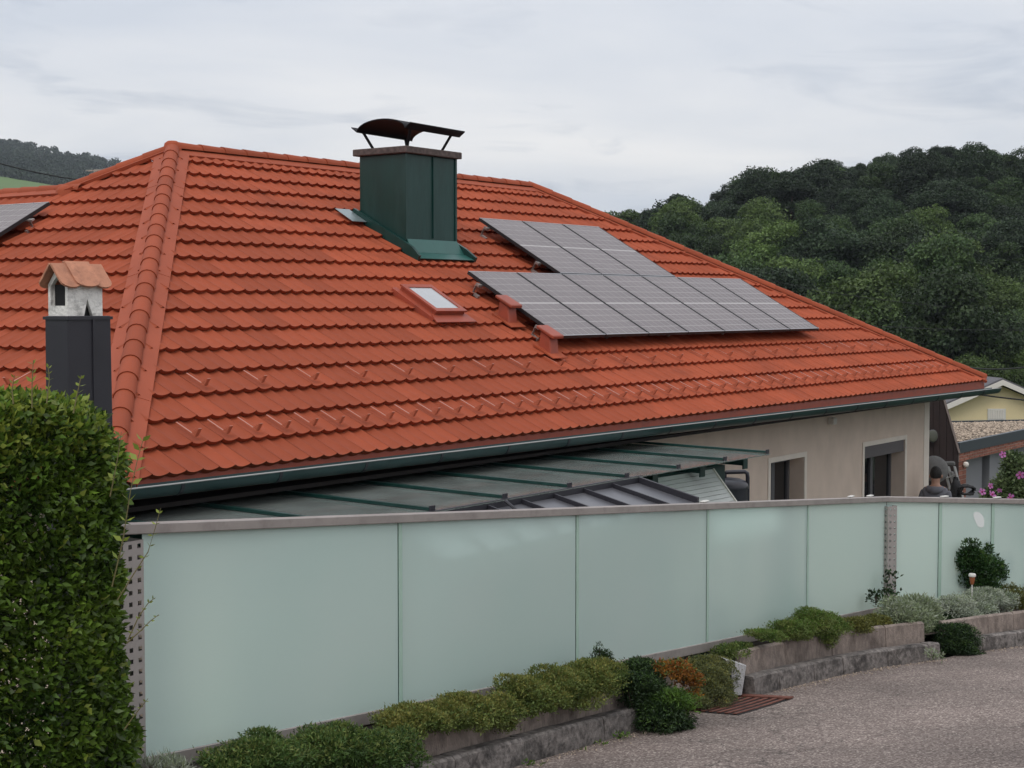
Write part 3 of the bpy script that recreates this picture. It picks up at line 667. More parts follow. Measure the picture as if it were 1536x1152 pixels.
prof2 = [(0, -(GR - 0.006) * math.cos(math.pi * k / n), -(GR - 0.006) * 1.15 * math.sin(math.pi * k / n)) for k in range(n, -1, -1)]
GY = HY0 - 0.035 - GR
mb.extrude(prof + prof2, (xa, GY, gz(xa)), (xb, GY, gz(xb))); gut = mb.build('gutter', 'gutter_green', house, smooth=50)
mb = MB(); mb.tube([(xa, GY - GR, gz(xa)), (xb, GY - GR, gz(xb))], 0.006, 6); mb.build('gutter_lip', 'lip_metal', gut)
x = HX0 + 0.45
while x < HX1:
    mb = MB(); pr = [(0, -(GR + 0.004) * math.cos(math.pi * k / n), -(GR + 0.004) * 1.15 * math.sin(math.pi * k / n)) for k in range(n + 1)]
    pr += [(0, -(GR + 0.0005) * math.cos(math.pi * k / n), -(GR + 0.0005) * 1.15 * math.sin(math.pi * k / n)) for k in range(n, -1, -1)]
    mb.extrude(pr, (x, GY, gz(x)), (x + 0.03, GY, gz(x))); mb.build('gutter_strap', 'dark_sheet', gut); x += 0.92
mb = MB(); mb.box((HX0 + 0.03, HY0 + 0.03, ZE - 0.20), (HX1 - 0.04, HY0 + OV - 0.01, ZE - 0.17)); mb.box((HX0 + 0.03, HY0 + OV + 0.3, ZE - 0.2), (HX0 + OV - 0.01, HY1 - 0.1, ZE - 0.17)); mb.build('soffit', 'soffit', house)

# walls with real window openings on the garden side
YW = HY0 + OV; XL, XR = HX0 + OV, 22.42; WT = 0.34
WIN = [(17.13, 18.09, 1.00, 2.25), (20.0, 21.47, 0.85, 2.235)]
mb = MB(); zt = ZE - 0.19
def seg(x0, x1, z0, z1): mb.box((x0, YW, z0), (x1, YW + WT, z1))
xs = [XL] + [v for a in WIN for v in a[:2]] + [XR]
seg(xs[0], xs[1], -0.4, zt); seg(xs[2], xs[3], -0.4, zt); seg(xs[4], xs[5], -0.4, zt)
for a, b, c, d in WIN: seg(a, b, -0.4, c); seg(a, b, d, zt)
mb.build('wall', 'plaster', house)
mb = MB(); mb.box((XL, YW + WT + 0.002, -0.4), (XL + WT, HY1 - OV, zt)); mb.box((XR - WT, YW + WT + 0.002, -0.4), (XR, HY1 - OV, zt)); mb.box((XL + WT, HY1 - OV - WT, -0.4), (XR - WT, HY1 - OV - 0.002, zt))
mb.box((XL + WT, YW + WT + 2.5, -0.4), (XR - WT, YW + WT + 2.6, zt)); mb.build('wall', 'plaster', house)
mb = MB(); mb.box((XR - 0.20, YW - 0.006, -0.4), (XR + 0.006, YW - 0.001, zt - 0.02)); mb.build('corner_trim', 'plaster_trim', house)
for i, (a, b, c, d) in enumerate(WIN):
    tw = 0.065
    fr = MB(); fr.box((a - tw, YW - 0.012, d), (b + tw, YW - 0.002, d + tw)); fr.box((a - tw, YW - 0.012, c), (a, YW - 0.002, d)); fr.box((b, YW - 0.012, c), (b + tw, YW - 0.002, d))
    fr.box((a - tw, YW - 0.03, c - 0.05), (b + tw, YW - 0.002, c))
    win = fr.build('window', 'plaster_trim', house)
    yb = YW + 0.20; m_ = MB(); fw = 0.06
    m_.box((a + 0.003, yb, c + 0.003), (a + fw, yb + 0.06, d - 0.003)); m_.box((b - fw, yb, c + 0.003), (b - 0.003, yb + 0.06, d - 0.003))
    m_.box((a + fw, yb, c + 0.003), (b - fw, yb + 0.06, c + fw)); m_.box((a + fw, yb, d - fw), (b - fw, yb + 0.06, d - 0.003))
    xm = a + (b - a) * 0.5; m_.box((xm - 0.045, yb - 0.003, c + fw), (xm + 0.045, yb + 0.057, d - fw)); m_.build('frame', 'window_frame', win)
    m_ = MB(); m_.box((a + fw, yb + 0.025, c + fw), (xm - 0.045, yb + 0.035, d - fw)); m_.build('pane', 'window_glass', win)
    m_ = MB(); m_.box((xm + 0.045, yb + 0.025, c + fw), (b - fw, yb + 0.035, d - fw)); m_.build('pane', 'window_glass', win)
    if i == 1:
        m_ = MB(); m_.box((a + 0.004, YW + 0.01, d - 0.17), (b - 0.004, YW + 0.19, d - 0.004)); m_.build('shutter_box', 'shutter_box', win)
        m_ = MB(); pts = []
        for k in range(13): pts.append((a + 0.12 + 0.03 * k, yb + 0.021 - 0.006 * (k % 2), 0))
        for p, q in zip(pts, pts[1:]): m_.poly((p[0], p[1], c + 0.07), (q[0], q[1], c + 0.07), (q[0] + 0.05, q[1], d - 0.2), (p[0] + 0.05, p[1], d - 0.2))
        m_.build('curtain', 'curtain', win)
mb = MB(); mb.box((18.80, YW - 0.09, 2.62), (18.90, YW - 0.002, 2.71)); mb.build('wall_sensor', 'offwhite', house, bevel=0.01)

# ---------------- green chimney
CX0, CX1, CY0, CY1 = 13.0, 13.88, 10.92, 11.60
def rz(y): return ZE + (y - HY0) * SA / CA
ztop = 5.86
chim = MB(); chim.hexa([(CX0, CY0, rz(CY0) - 0.1), (CX1, CY0, rz(CY0) - 0.1), (CX1, CY1, rz(CY1) - 0.1), (CX0, CY1, rz(CY1) - 0.1)], [(CX0, CY0, ztop), (CX1, CY0, ztop), (CX1, CY1, ztop), (CX0, CY1, ztop)])
chim = chim.build('chimney', 'green_metal', house, bevel=0.008)
xm = CX0 + 0.46
mb = MB(); mb.box((xm, CY0 - 0.016, rz(CY0) + 0.22), (xm + 0.014, CY0 - 0.001, ztop - 0.01)); mb.build('seam', 'green_metal', chim)
mb = MB(); mb.box((CX0 - 0.012, CY0 - 0.012, rz(CY0)), (CX0 + 0.018, CY0 - 0.0005, ztop - 0.003)); mb.build('corner_bead', 'green_metal', chim)
mb = MB(); mb.box((CX1 - 0.018, CY0 - 0.012, rz(CY0)), (CX1 + 0.012, CY0 - 0.0005, ztop - 0.003)); mb.build('corner_bead', 'green_metal', chim)
mb = MB(); mb.box((CX0 - 0.055, CY0 - 0.055, ztop), (CX1 + 0.055, CY1 + 0.055, ztop + 0.075)); cap = mb.build('cap_slab', 'concrete_cap', chim, bevel=0.008)
# front apron, side flashings
f_ = lambda x_, y_, h: np.array([x_, y_ - SA * h, rz(y_) + CA * h])
mb = MB(); yy0 = CY0 - 0.17
mb.hexa([f_(CX0 - 0.02, yy0, 0.085), f_(CX1 + 0.07, yy0, 0.085), f_(CX1 + 0.02, CY0 - 0.05, 0.085), f_(CX0 - 0.02, CY0 - 0.05, 0.085)],
        [f_(CX0 - 0.02, yy0, 0.093), f_(CX1 + 0.07, yy0, 0.093), f_(CX1 + 0.02, CY0 - 0.05, 0.093), f_(CX0 - 0.02, CY0 - 0.05, 0.093)])
zb = rz(CY0) + 0.2
mb.hexa([f_(CX0 - 0.02, CY0 - 0.052, 0.087), f_(CX1 + 0.02, CY0 - 0.052, 0.087), (CX1, CY0 - 0.014, zb - 0.1), (CX0, CY0 - 0.014, zb - 0.1)],
        [f_(CX0 - 0.02, CY0 - 0.058, 0.095), f_(CX1 + 0.02, CY0 - 0.058, 0.095), (CX1, CY0 - 0.018, zb), (CX0, CY0 - 0.018, zb)])
mb.build('apron', 'green_apron', chim)
for x0, x1 in ((CX0 - 0.06, CX0 - 0.02), (CX1 + 0.02, CX1 + 0.06)):
    mb = MB(); sh = 0.05 if x0 > CX0 else 0.0
    mb.hexa([f_(x0 + sh, yy0, 0.05), f_(x1 + sh, yy0, 0.05), f_(x1, CY0 - 0.05, 0.05), f_(x0, CY0 - 0.05, 0.05)], [f_(x0 + sh, yy0, 0.125), f_(x1 + sh, yy0, 0.125), f_(x1, CY0 - 0.05, 0.16), f_(x0, CY0 - 0.05, 0.16)])
    mb.hexa([f_(x0, CY0 - 0.049, 0.05), f_(x1, CY0 - 0.049, 0.05), f_(x1, CY1 + 0.1, 0.05), f_(x0, CY1 + 0.1, 0.05)], [f_(x0, CY0 - 0.049, 0.16), f_(x1, CY0 - 0.049, 0.16), f_(x1, CY1 + 0.1, 0.13), f_(x0, CY1 + 0.1, 0.13)])
    mb.build('side_flashing', 'green_metal', chim)
mb = MB(); mb.hexa([f_(CX0 - 0.30, CY1 - 0.12, 0.087), f_(CX0 - 0.065, CY1 - 0.12, 0.087), f_(CX0 - 0.065, CY1 + 0.14, 0.087), f_(CX0 - 0.30, CY1 + 0.14, 0.087)],
                  [f_(CX0 - 0.30, CY1 - 0.12, 0.091), f_(CX0 - 0.065, CY1 - 0.12, 0.091), f_(CX0 - 0.065, CY1 + 0.14, 0.091), f_(CX0 - 0.30, CY1 + 0.14, 0.091)]); mb.build('back_flashing', 'grey_zinc', chim)
# cowl: a bowed sheet with turned-up lips on four splayed legs
zc = ztop + 0.075 + 0.20; prof = []; m_ = 14
ya, yb = CY0 - 0.07, CY1 + 0.07; yc = (ya + yb) / 2; hw = (yb - ya) / 2
pts = [(ya - 0.02, 0.055), (ya + 0.06, 0.0)] + [(yc + (hw - 0.06) * math.sin(a_), 0.0 + 0.12 * (math.cos(a_) ** 1.0)) for a_ in np.linspace(-1.45, 1.45, m_)] + [(yb - 0.06, 0.0), (yb + 0.02, 0.055)]
pts = [p for i, p in enumerate(pts) if i in (0, 1, len(pts) - 2, len(pts) - 1) or p[1] > 0.012]
top_ = [(0, y, zc + z) for y, z in pts]; bot_ = [(0, y, zc + z - 0.012) for y, z in pts][::-1]
mb = MB(); mb.extrude(top_ + bot_, (CX0 - 0.03, 0, 0), (CX1 + 0.06, 0, -0.015)); cowl = mb.build('cowl', 'cowl', chim, smooth=30)
for x0, x1 in ((CX0 + 0.14, CX0 + 0.08), (CX1 - 0.14, CX1 - 0.06)):
    for y0, y1 in ((CY0 + 0.10, CY0 + 0.0), (CY1 - 0.10, CY1 + 0.02)):
        mb = MB(); mb.tube([(x0, y0, ztop + 0.07), (x1, y1, zc + 0.012)], 0.017, 6); mb.build('cowl_leg', 'cowl', chim)

# ---------------- skylight
def fp(x_, s_, h): return np.array([x_, HY0 + s_ * CA - SA * h, ZE + s_ * SA + CA * h])
S0 = (9.60 - HY0) / CA; sx0, sx1, s0, s1 = 11.89, 12.36, S0 + 0.08, S0 + 0.60
def ring(x0, x1, a, b, wd, h0, h1, mb):
    for (p, q, r_, t_) in ((x0, x1, a, a + wd), (x0, x1, b - wd, b), (x0, x0 + wd, a + wd, b - wd), (x1 - wd, x1, a + wd, b - wd)):
        mb.hexa([fp(p, r_, h0), fp(q, r_, h0), fp(q, t_, h0), fp(p, t_, h0)], [fp(p, r_, h1), fp(q, r_, h1), fp(q, t_, h1), fp(p, t_, h1)])
sky_w = MB(); ring(sx0, sx1, s0, s1, 0.045, 0.02, 0.135, sky_w); sky_w = sky_w.build('skylight', 'roof_red', house, bevel=0.004)
mb = MB(); ring(sx0 - 0.012, sx1 + 0.012, s0 - 0.012, s1 + 0.012, 0.058, 0.136, 0.155, mb); mb.build('sash', 'roof_red', sky_w)
mb = MB(); mb.hexa([fp(sx0 + 0.04, s0 + 0.04, 0.140), fp(sx1 - 0.04, s0 + 0.04, 0.140), fp(sx1 - 0.04, s1 - 0.04, 0.140), fp(sx0 + 0.04, s1 - 0.04, 0.140)], [fp(sx0 + 0.04, s0 + 0.04, 0.147), fp(sx1 - 0.04, s0 + 0.04, 0.147), fp(sx1 - 0.04, s1 - 0.04, 0.147), fp(sx0 + 0.04, s1 - 0.04, 0.147)]); mb.build('pane', 'skylight_pane', sky_w)
mb = MB(); mb.hexa([fp(sx0 - 0.09, S0 - 0.04, 0.082), fp(sx1 + 0.09, S0 - 0.04, 0.082), fp(sx1 + 0.05, s0 - 0.001, 0.085), fp(sx0 - 0.05, s0 - 0.001, 0.085)], [fp(sx0 - 0.09, S0 - 0.04, 0.09), fp(sx1 + 0.09, S0 - 0.04, 0.09), fp(sx1 + 0.05, s0 - 0.001, 0.105), fp(sx0 - 0.05, s0 - 0.001, 0.105)]); mb.build('apron', 'roof_red', sky_w)
for a, b in ((sx0 - 0.06, sx0 - 0.004), (sx1 + 0.004, sx1 + 0.06)):
    mb = MB(); mb.hexa([fp(a, s0 - 0.05, 0.03), fp(b, s0 - 0.05, 0.03), fp(b, s1 + 0.05, 0.03), fp(a, s1 + 0.05, 0.03)], [fp(a, s0 - 0.05, 0.088), fp(b, s0 - 0.05, 0.10), fp(b, s1 + 0.05, 0.10), fp(a, s1 + 0.05, 0.088)]); mb.build('side_flashing', 'roof_red', sky_w)

# ---------------- two roof vents
for vx, vy in ((13.05, 9.53), (13.02, 8.98)):
    s_ = (vy - HY0) / CA; x0, x1 = vx - 0.075, vx + 0.085
    lo = [fp(x0, s_ - 0.02, 0.03), fp(x1, s_ - 0.02, 0.03), fp(x1, s_ + 0.17, 0.03), fp(x0, s_ + 0.17, 0.03)]
    yb_, yf_ = lo[2][1], lo[0][1]; zt_ = lo[0][2] + 0.235
    mb = MB(); mb.hexa(lo, [(x0 + 0.008, yf_ + 0.02, zt_), (x1 - 0.008, yf_ + 0.02, zt_), (x1 - 0.008, yb_ - 0.03, zt_ + 0.07), (x0 + 0.008, yb_ - 0.03, zt_ + 0.07)])
    v_ = mb.build('roof_vent', 'roof_red', house, bevel=0.010)
    mb = MB(); a_, b_ = (yf_ - 0.035, zt_ - 0.022), (yb_ + 0.01, zt_ + 0.095)
    mb.hexa([(x0 - 0.02, a_[0], a_[1]), (x1 + 0.02, a_[0], a_[1]), (x1 + 0.02, b_[0], b_[1]), (x0 - 0.02, b_[0], b_[1])], [(x0 - 0.02, a_[0] - 0.012, a_[1] + 0.035), (x1 + 0.02, a_[0] - 0.012, a_[1] + 0.035), (x1 + 0.02, b_[0] - 0.01, b_[1] + 0.03), (x0 - 0.02, b_[0] - 0.01, b_[1] + 0.03)])
    mb.build('vent_cap', 'roof_red', v_, bevel=0.008)
    mb = MB(); mb.hexa([fp(x0 - 0.05, s_ - 0.07, 0.075), fp(x1 + 0.05, s_ - 0.07, 0.075), fp(x1 + 0.05, s_ + 0.22, 0.06), fp(x0 - 0.05, s_ + 0.22, 0.06)], [fp(x0 - 0.05, s_ - 0.07, 0.084), fp(x1 + 0.05, s_ - 0.07, 0.084), fp(x1 + 0.05, s_ + 0.22, 0.084), fp(x0 - 0.05, s_ + 0.22, 0.084)]); mb.build('base_plate', 'roof_tile', v_)

# ---------------- solar panels
PW, PLN, PH_ = 0.903, 1.405, 0.21
def solar(face, u0, v0, label, group, wd=PW, ln=PLN, h=PH_, tilt=0.0):
    loc = face.P(u0 + wd / 2, v0 + ln / 2, h); t_ = thing('solar_panel', label, 'solar panel', loc, group)
    vv = face.v * math.cos(tilt) + face.w * math.sin(tilt); ww = face.w * math.cos(tilt) - face.v * math.sin(tilt)
    Q = lambda a, b, c: loc + face.u * (a - wd / 2) + vv * (b - ln / 2) + ww * c
    g = 0.009; fwd_ = 0.012
    mb = MB()
    for a0, a1, b0, b1 in ((g, wd - g, g, g + fwd_), (g, wd - g, ln - g - fwd_, ln - g), (g, g + fwd_, g + fwd_, ln - g - fwd_), (wd - g - fwd_, wd - g, g + fwd_, ln - g - fwd_)):
        mb.hexa([Q(a0, b0, -0.036), Q(a1, b0, -0.036), Q(a1, b1, -0.036), Q(a0, b1, -0.036)], [Q(a0, b0, 0.0), Q(a1, b0, 0.0), Q(a1, b1, 0.0), Q(a0, b1, 0.0)])
    mb.m = [1, 0, 1, 1, 1, 1] * 2 + [1] * 12  # long-side frame tops dark too, painting the shadow gap between panels
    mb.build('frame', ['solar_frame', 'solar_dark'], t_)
    i0 = g + fwd_; mb = MB(); mb.hexa([Q(i0, i0, -0.02), Q(wd - i0, i0, -0.02), Q(wd - i0, ln - i0, -0.02), Q(i0, ln - i0, -0.02)], [Q(i0, i0, -0.004), Q(wd - i0, i0, -0.004), Q(wd - i0, ln - i0, -0.004), Q(i0, ln - i0, -0.004)]); mb.build('backsheet', 'solar_back', t_)
    mb = MB(); nc, nr = 6, 10; m0 = i0 + 0.008; gapx = 0.010; mid = 0.026
    cw = (wd - 2 * m0 - (nc - 1) * gapx) / nc; ch = (ln - 2 * m0 - mid - (nr - 2) * gapx) / nr
    for r_ in range(nr):
        b0 = m0 + r_ * (ch + gapx) + (mid - gapx if r_ >= nr // 2 else 0)
        for c_ in range(nc):
            a0 = m0 + c_ * (cw + gapx); mb.poly(Q(a0, b0, -0.0025), Q(a0 + cw, b0, -0.0025), Q(a0 + cw, b0 + ch, -0.0025), Q(a0, b0 + ch, -0.0025))
    tag(mb.build('cell_grid', 'solar_cell', t_), kind='stuff'); return t_
U0 = 13.20 - HX0; V0 = 1.335
G1 = 'solar panels on the garden slope of the roof'
names7 = ['first', 'second', 'third', 'fourth', 'fifth', 'sixth', 'seventh']
for k in range(7):
    solar(front, U0 + k * PW, V0, '%s solar panel of the lower row of seven, counted from the roof vents' % names7[k], G1)
for k in range(3):
    solar(front, U0 + (2 + k) * PW, V0 + PLN + 0.004, '%s solar panel of the upper row of three, counted from the green chimney' % names7[k], G1)
SU = side_len - (14.85 - HY0); sv = (10.02 - HX0 + SA * 0.18) / CA
for k in range(2):
    solar(side, WYE - 13.18 - PW - k * PW, sv - PLN, ['solar panel on the side slope, next to the hip ridge', 'solar panel on the side slope, farther from the hip ridge'][k], 'solar panels on the side slope of the roof', h=0.18)
for nm, v_, n0, n1 in (('lower', 0.25, 0, 7), ('lower', 1.15, 0, 7), ('upper', 1.72, 2, 5), ('upper', 2.60, 2, 5)):
    a = front.P(U0 + n0 * PW - 0.05, V0 + v_, 0.154); mb = MB(); mb.obox(a, front.u * ((n1 - n0) * PW + 0.07), front.v * 0.04, front.w * 0.018)
    t_ = thing('mounting_rail', 'aluminium rail under the %s row of solar panels, %s of its pair' % (nm, 'higher' if v_ in (1.15, 2.60) else 'lower'), 'rail', a, 'rails carrying the solar panels')
    mb.build('rail_bar', 'aluminium', t_)
    for k in range(0, 2 * (n1 - n0) + 1, 3):
        p = front.P(U0 + n0 * PW + 0.02 + k * PW / 2 - 0.06, V0 + v_ + 0.05, 0.03); mb = MB()
        mb.obox(p, front.u * 0.035, front.v * 0.006, front.w * 0.14); mb.obox(p - front.v * 0.09, front.u * 0.035, front.v * 0.088, front.w * 0.03); mb.obox(p + front.w * 0.11 - front.v * 0.05, front.u * 0.05, front.v * 0.05, front.w * 0.014)
        mb.build('roof_hook', 'aluminium', t_)
mb = MB(); a = side.P(WYE - 13.18 - 2 * PW, sv - 0.35, 0.125); t_ = thing('mounting_rail', 'aluminium rail under the solar panels of the side slope', 'rail', a, 'rails carrying the solar panels')
mb.obox(a, side.u * (2 * PW + 0.07), side.v * 0.04, side.w * 0.018); mb.build('rail_bar', 'aluminium', t_)
mb = MB(); p = side.P(WYE - 13.18 - 0.02, sv - 0.33, 0.03); mb.obox(p, side.u * 0.035, side.v * 0.006, side.w * 0.10); mb.obox(p - side.v * 0.09, side.u * 0.035, side.v * 0.088, side.w * 0.03); mb.build('roof_hook', 'aluminium', t_)

mb = MB()  # pale sheet added behind the fence to lighten the view through the glass
for t0_ in np.arange(3.0, 17.0, 1.0):
    for n0_ in np.arange(6.0, 7.4, 0.35):
        mb.poly(*[np.array([*W(a, b), terr(*W(a, b)) + 0.07]) for a, b in ((t0_, n0_), (t0_ + 1, n0_), (t0_ + 1, n0_ + 0.35), (t0_, n0_ + 0.35))])
tag(mb.build('added_bank_sheet', 'added_bank_pale'), 'pale gravel sheet added between the fence and the terrace to brighten the glass', kind='structure')

# ================================================================== glass fence
def FP(s, dn_=0.0, z=0.0):
    p, _, _ = fence_pt(s); d = BD if s > 5 * FW else np.array([1.0, 0.0]); nn = np.array([-d[1], d[0]]); q = p + nn * dn_; return np.array([*W(q[0], q[1]), z])
fence = thing('glass_fence', 'long fence of frosted mint-green glass panels with a grey metal top rail', 'fence', FP(0, 0, f_bot(FT0) - 0.1))
joints = [0, 2, 4, 6, 8, 10, 10.79, 11.63, 12.5, 13.4, 14.3, 15.2, 16.1]
def fz(s): _, a, b = fence_pt(s); return a, b
for s0, s1 in zip(joints, joints[1:]):
    a, b = s0 + 0.004, s1 - 0.004
    if s0 == 0: a = 0.0
    (t0, b0), (t1, b1) = fz(a), fz(b); t0 -= 0.05; t1 -= 0.05
    P0, P1 = FP(a + (1e-6 if s0 >= 10 else 0)), FP(b); Q0, Q1 = FP(a + (1e-6 if s0 >= 10 else 0), 0.012), FP(b, 0.012)
    z = lambda p, h: np.array([p[0], p[1], h])
    mb = MB(); mb.hexa([z(P0, b0 + 0.03), z(P1, b1 + 0.03), z(Q1, b1 + 0.03), z(Q0, b0 + 0.03)], [z(P0, t0), z(P1, t1), z(Q1, t1), z(Q0, t0)]); mb.m = [1, 1, 0, 1, 1, 1]
    mb.build('glass_panel', ['frosted_glass', 'glass_clear'], fence)
    if s1 != 10:  # added strip paints the hidden post's soft dark stripe onto the glass
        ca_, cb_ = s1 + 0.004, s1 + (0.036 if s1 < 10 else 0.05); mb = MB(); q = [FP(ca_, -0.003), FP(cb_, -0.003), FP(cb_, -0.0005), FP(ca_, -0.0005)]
        mb.hexa([z(p, fz(v)[1] + 0.05) for p, v in zip(q, (ca_, cb_, cb_, ca_))], [z(p, fz(v)[0] - 0.056) for p, v in zip(q, (ca_, cb_, cb_, ca_))]); mb.build('post_shade_strip', 'post_shade_tint', fence)
    # slim carrier post behind the joint
    if s1 not in (10,):
        c, d = s1 + 0.022, s1 + 0.066; (tt, bb) = fz(c); mb = MB(); q = [FP(c, 0.0135), FP(d, 0.0135), FP(d, 0.07), FP(c, 0.07)]
        mb.hexa([z(p, bb - 0.3) for p in q], [z(p, tt - 0.045) for p in q]); mb.build('carrier_post', 'green_metal', fence)
# top rail in two runs, base rail
for nm, h0, h1, d0, d1, mm in (('top_rail', -0.052, 0.0, -0.03, 0.05, 'rail_metal'), ('base_rail', -0.03, 0.045, -0.012, 0.035, 'rail_metal')):
    for s0, s1 in ((-0.19, 5.0), (5.003, 10.0), (10.001, 16.1)):
        mb = MB(); q = [FP(s0, d0), FP(s1, d0), FP(s1, d1), FP(s0, d1)]; k = 0 if nm == 'top_rail' else 1
        zz_ = [fz(max(s0, -0.2))[k], fz(s1)[k], fz(s1)[k], fz(max(s0, -0.2))[k]]
        mb.hexa([z(p, v + h0) for p, v in zip(q, zz_)], [z(p, v + h1) for p, v in zip(q, zz_)]); mb.build(nm, mm, fence, bevel=0.004)
for s_ in (5.95, 9.05, 9.55, 10.85, 11.7):
    mb = MB(); zt_ = fz(s_)[0]; q = [FP(s_, 0.0), FP(s_ + 0.10, 0.0), FP(s_ + 0.10, 0.045), FP(s_, 0.045)]; mb.hexa([z(p, zt_ + 0.001) for p in q], [z(p, zt_ + 0.014) for p in q]); mb.build('rail_clip', 'white_plastic', fence, bevel=0.005)
# perforated box posts: every face is sheet metal with real square holes
def perforated(o, ax, cols, rows, pitch, hole, shear, mb, up=np.array([0, 0, 1.0])):
    m = (pitch - hole) / 2
    for c in range(cols):
        for r_ in range(rows):
            b = o + ax * (c * pitch) + up * (r_ * pitch) ; A = lambda i, j: b + ax * i + up * j
            mb.poly(A(0, 0), A(pitch, 0), A(pitch - m, m), A(m, m)); mb.poly(A(pitch, 0), A(pitch, pitch), A(pitch - m, pitch - m), A(pitch - m, m))
            mb.poly(A(pitch, pitch), A(0, pitch), A(m, pitch - m), A(pitch - m, pitch - m)); mb.poly(A(0, pitch), A(0, 0), A(m, m), A(m, pitch - m))
def box_post(s_, wdt, cols, pitch, hole, front_n, name):
    d = BD if s_ > 9.9 else np.array([1.0, 0.0]); d3 = np.array([*(TD * d[0] + ND * d[1]), 0]); n3 = np.array([-d3[1], d3[0], 0])
    zt_, zb_ = fz(s_); base = FP(s_, front_n, zb_ - 0.35); rows = int((zt_ - 0.055 - zb_ + 0.35) / pitch); mb = MB()
    Wd = cols * pitch
    perforated(base, d3, cols, rows, pitch, hole, 0, mb); perforated(base + n3 * Wd, d3, cols, rows, pitch, hole, 0, mb)
    perforated(base, n3, cols, rows, pitch, hole, 0, mb); perforated(base + d3 * Wd, n3, cols, rows, pitch, hole, 0, mb)
    mb.build(name, 'post_metal', fence)
box_post(-0.172, 0.17, 3, 0.0565, 0.022, -0.012, 'perforated_post')
box_post(9.93, 0.14, 2, 0.065, 0.018, -0.045, 'perforated_post')
# paler worn patch on one pane of the far run
mb = MB(); c0 = FP(11.45, -0.0015); zt_ = fz(11.45)[0]; pts = []
for k in range(14):
    a_ = 2 * math.pi * k / 14; rx = 0.075 * (1 + 0.12 * math.sin(3 * a_ + 1)); rzv = 0.10 * (1 + 0.1 * math.cos(2 * a_)); s_ = 11.43 + rx * math.cos(a_) - 0.05 * math.sin(a_)
    pts.append(FP(s_, -0.002, zt_ - 0.23 + rzv * math.sin(a_)))
mb.poly(*pts); mb.build('frost_patch', 'worn_frost', fence)

# ================================================================== glass canopy over the terrace
YF = 6.72; ZC = 2.765
def cz(y): return ZC + (y - YF) * 0.012
BX = [13.35 - 0.852 * k for k in range(9)]
can = thing('glass_canopy', 'flat glass canopy with dark green glazing bars between house wall and fence', 'canopy', (9.9, 7.6, 0))
for k, x in enumerate(BX):
    a, b = (x, YF - 0.02, cz(YF)), (x, YW - 0.03, cz(YW))
    mb = MB(); mb.obox((x - 0.017, YF - 0.02, cz(YF) + 0.008), (0.034, 0, 0), (0, YW - YF - 0.02, 0.012 * (YW - YF)), (0, 0, 0.022)); bar = mb.build('glazing_bar', 'green_metal', can)
    mb = MB(); mb.box((x - 0.026, YF - 0.034, cz(YF) - 0.012), (x + 0.026, YF - 0.0205, cz(YF) + 0.042)); mb.build('end_cap', 'dark_sheet', bar)
    if k > 0 and k < 8 or k == 0:
        mb = MB(); mb.obox((x - 0.035, YF + 0.22, cz(YF) - 0.125), (0.07, 0, 0), (0, YW - YF - 0.25, 0.012 * (YW - YF)), (0, 0, 0.11)); mb.build('rafter', 'green_metal', can)
        mb = MB(); mb.box((x - 0.045, YF + 0.205, cz(YF) - 0.16), (x + 0.045, YF + 0.2185, cz(YF) - 0.02)); mb.build('bracket_plate', 'green_metal', can)
for x1, x0 in zip(BX, BX[1:]):
    mb = MB(); mb.obox((x0 + 0.004, YF - 0.06, cz(YF - 0.06) - 0.004), (x1 - x0 - 0.008, 0, 0), (0, YW - YF + 0.02, 0.012 * (YW - YF)), (0, 0, 0.009)); mb.build('glass_pane', 'canopy_glass', can)
mb = MB(); mb.box((BX[-1] - 0.1, YF + 0.42, cz(YF) - 0.30), (BX[0] - 0.02, YF + 0.54, cz(YF) - 0.128)); mb.build('front_beam', 'green_metal', can)
mb = MB(); mb.box((BX[-1] - 0.1, YW - 0.09, cz(YW) - 0.30), (BX[0] + 0.05, YW - 0.004, cz(YW) - 0.125)); mb.build('wall_plate', 'green_metal', can)
for x in (BX[0] - 0.14, BX[4], BX[8]):
    mb = MB(); mb.box((x - 0.05, YF + 0.43, -0.1), (x + 0.05, YF + 0.53, cz(YF) - 0.301)); mb.build('post', 'green_metal', can)
mb = MB()
for x in BX[:-1]: pass
for x1, x0 in zip(BX, BX[1:]):
    mb = MB(); mb.tube([(x0 + 0.03, YW - 0.10, cz(YW) + 0.012), (x1 - 0.03, YW - 0.10, cz(YW) + 0.012)], 0.006, 5); mb.build('seal_strip', 'lip_metal', can)
mb = MB(); mb.box((BX[-1] - 0.5, 7.3, -0.06), (BX[0] + 9, YW - 0.002, 0.02)); tag(mb.build('terrace', 'paving'), 'grey paved terrace below the canopy', kind='structure')

# dark standing-seam roof of the lean-to in front of the canopy
lx0, lx1, lyt, lyb, lzt, lzb = 7.6, 10.97, 6.66, 6.10, 2.715, 2.585
shed = thing('lean_to', 'low lean-to with dark grey standing-seam metal roof and raised back flashing', 'shed', ((lx0 + lx1) / 2, 6.4, 0))
mb = MB(); mb.hexa([(lx0, lyb, lzb - 0.03), (lx1, lyb, lzb - 0.03), (lx1, lyt, lzt - 0.03), (lx0, lyt, lzt - 0.03)], [(lx0, lyb, lzb), (lx1, lyb, lzb), (lx1, lyt, lzt), (lx0, lyt, lzt)]); mb.build('metal_sheet', 'zinc_roof', shed)
x = lx1 - 0.02
k = 0
while x > lx0:
    mb = MB(); h = 0.035 if k else 0.05; wd = 0.016 if k else 0.03
    mb.obox((x - wd, lyb, lzb + 0.0005), (wd, 0, 0), (0, lyt - lyb - 0.002, lzt - lzb), (0, 0, h)); mb.build('standing_seam', 'dark_sheet', shed); x -= 0.42; k += 1
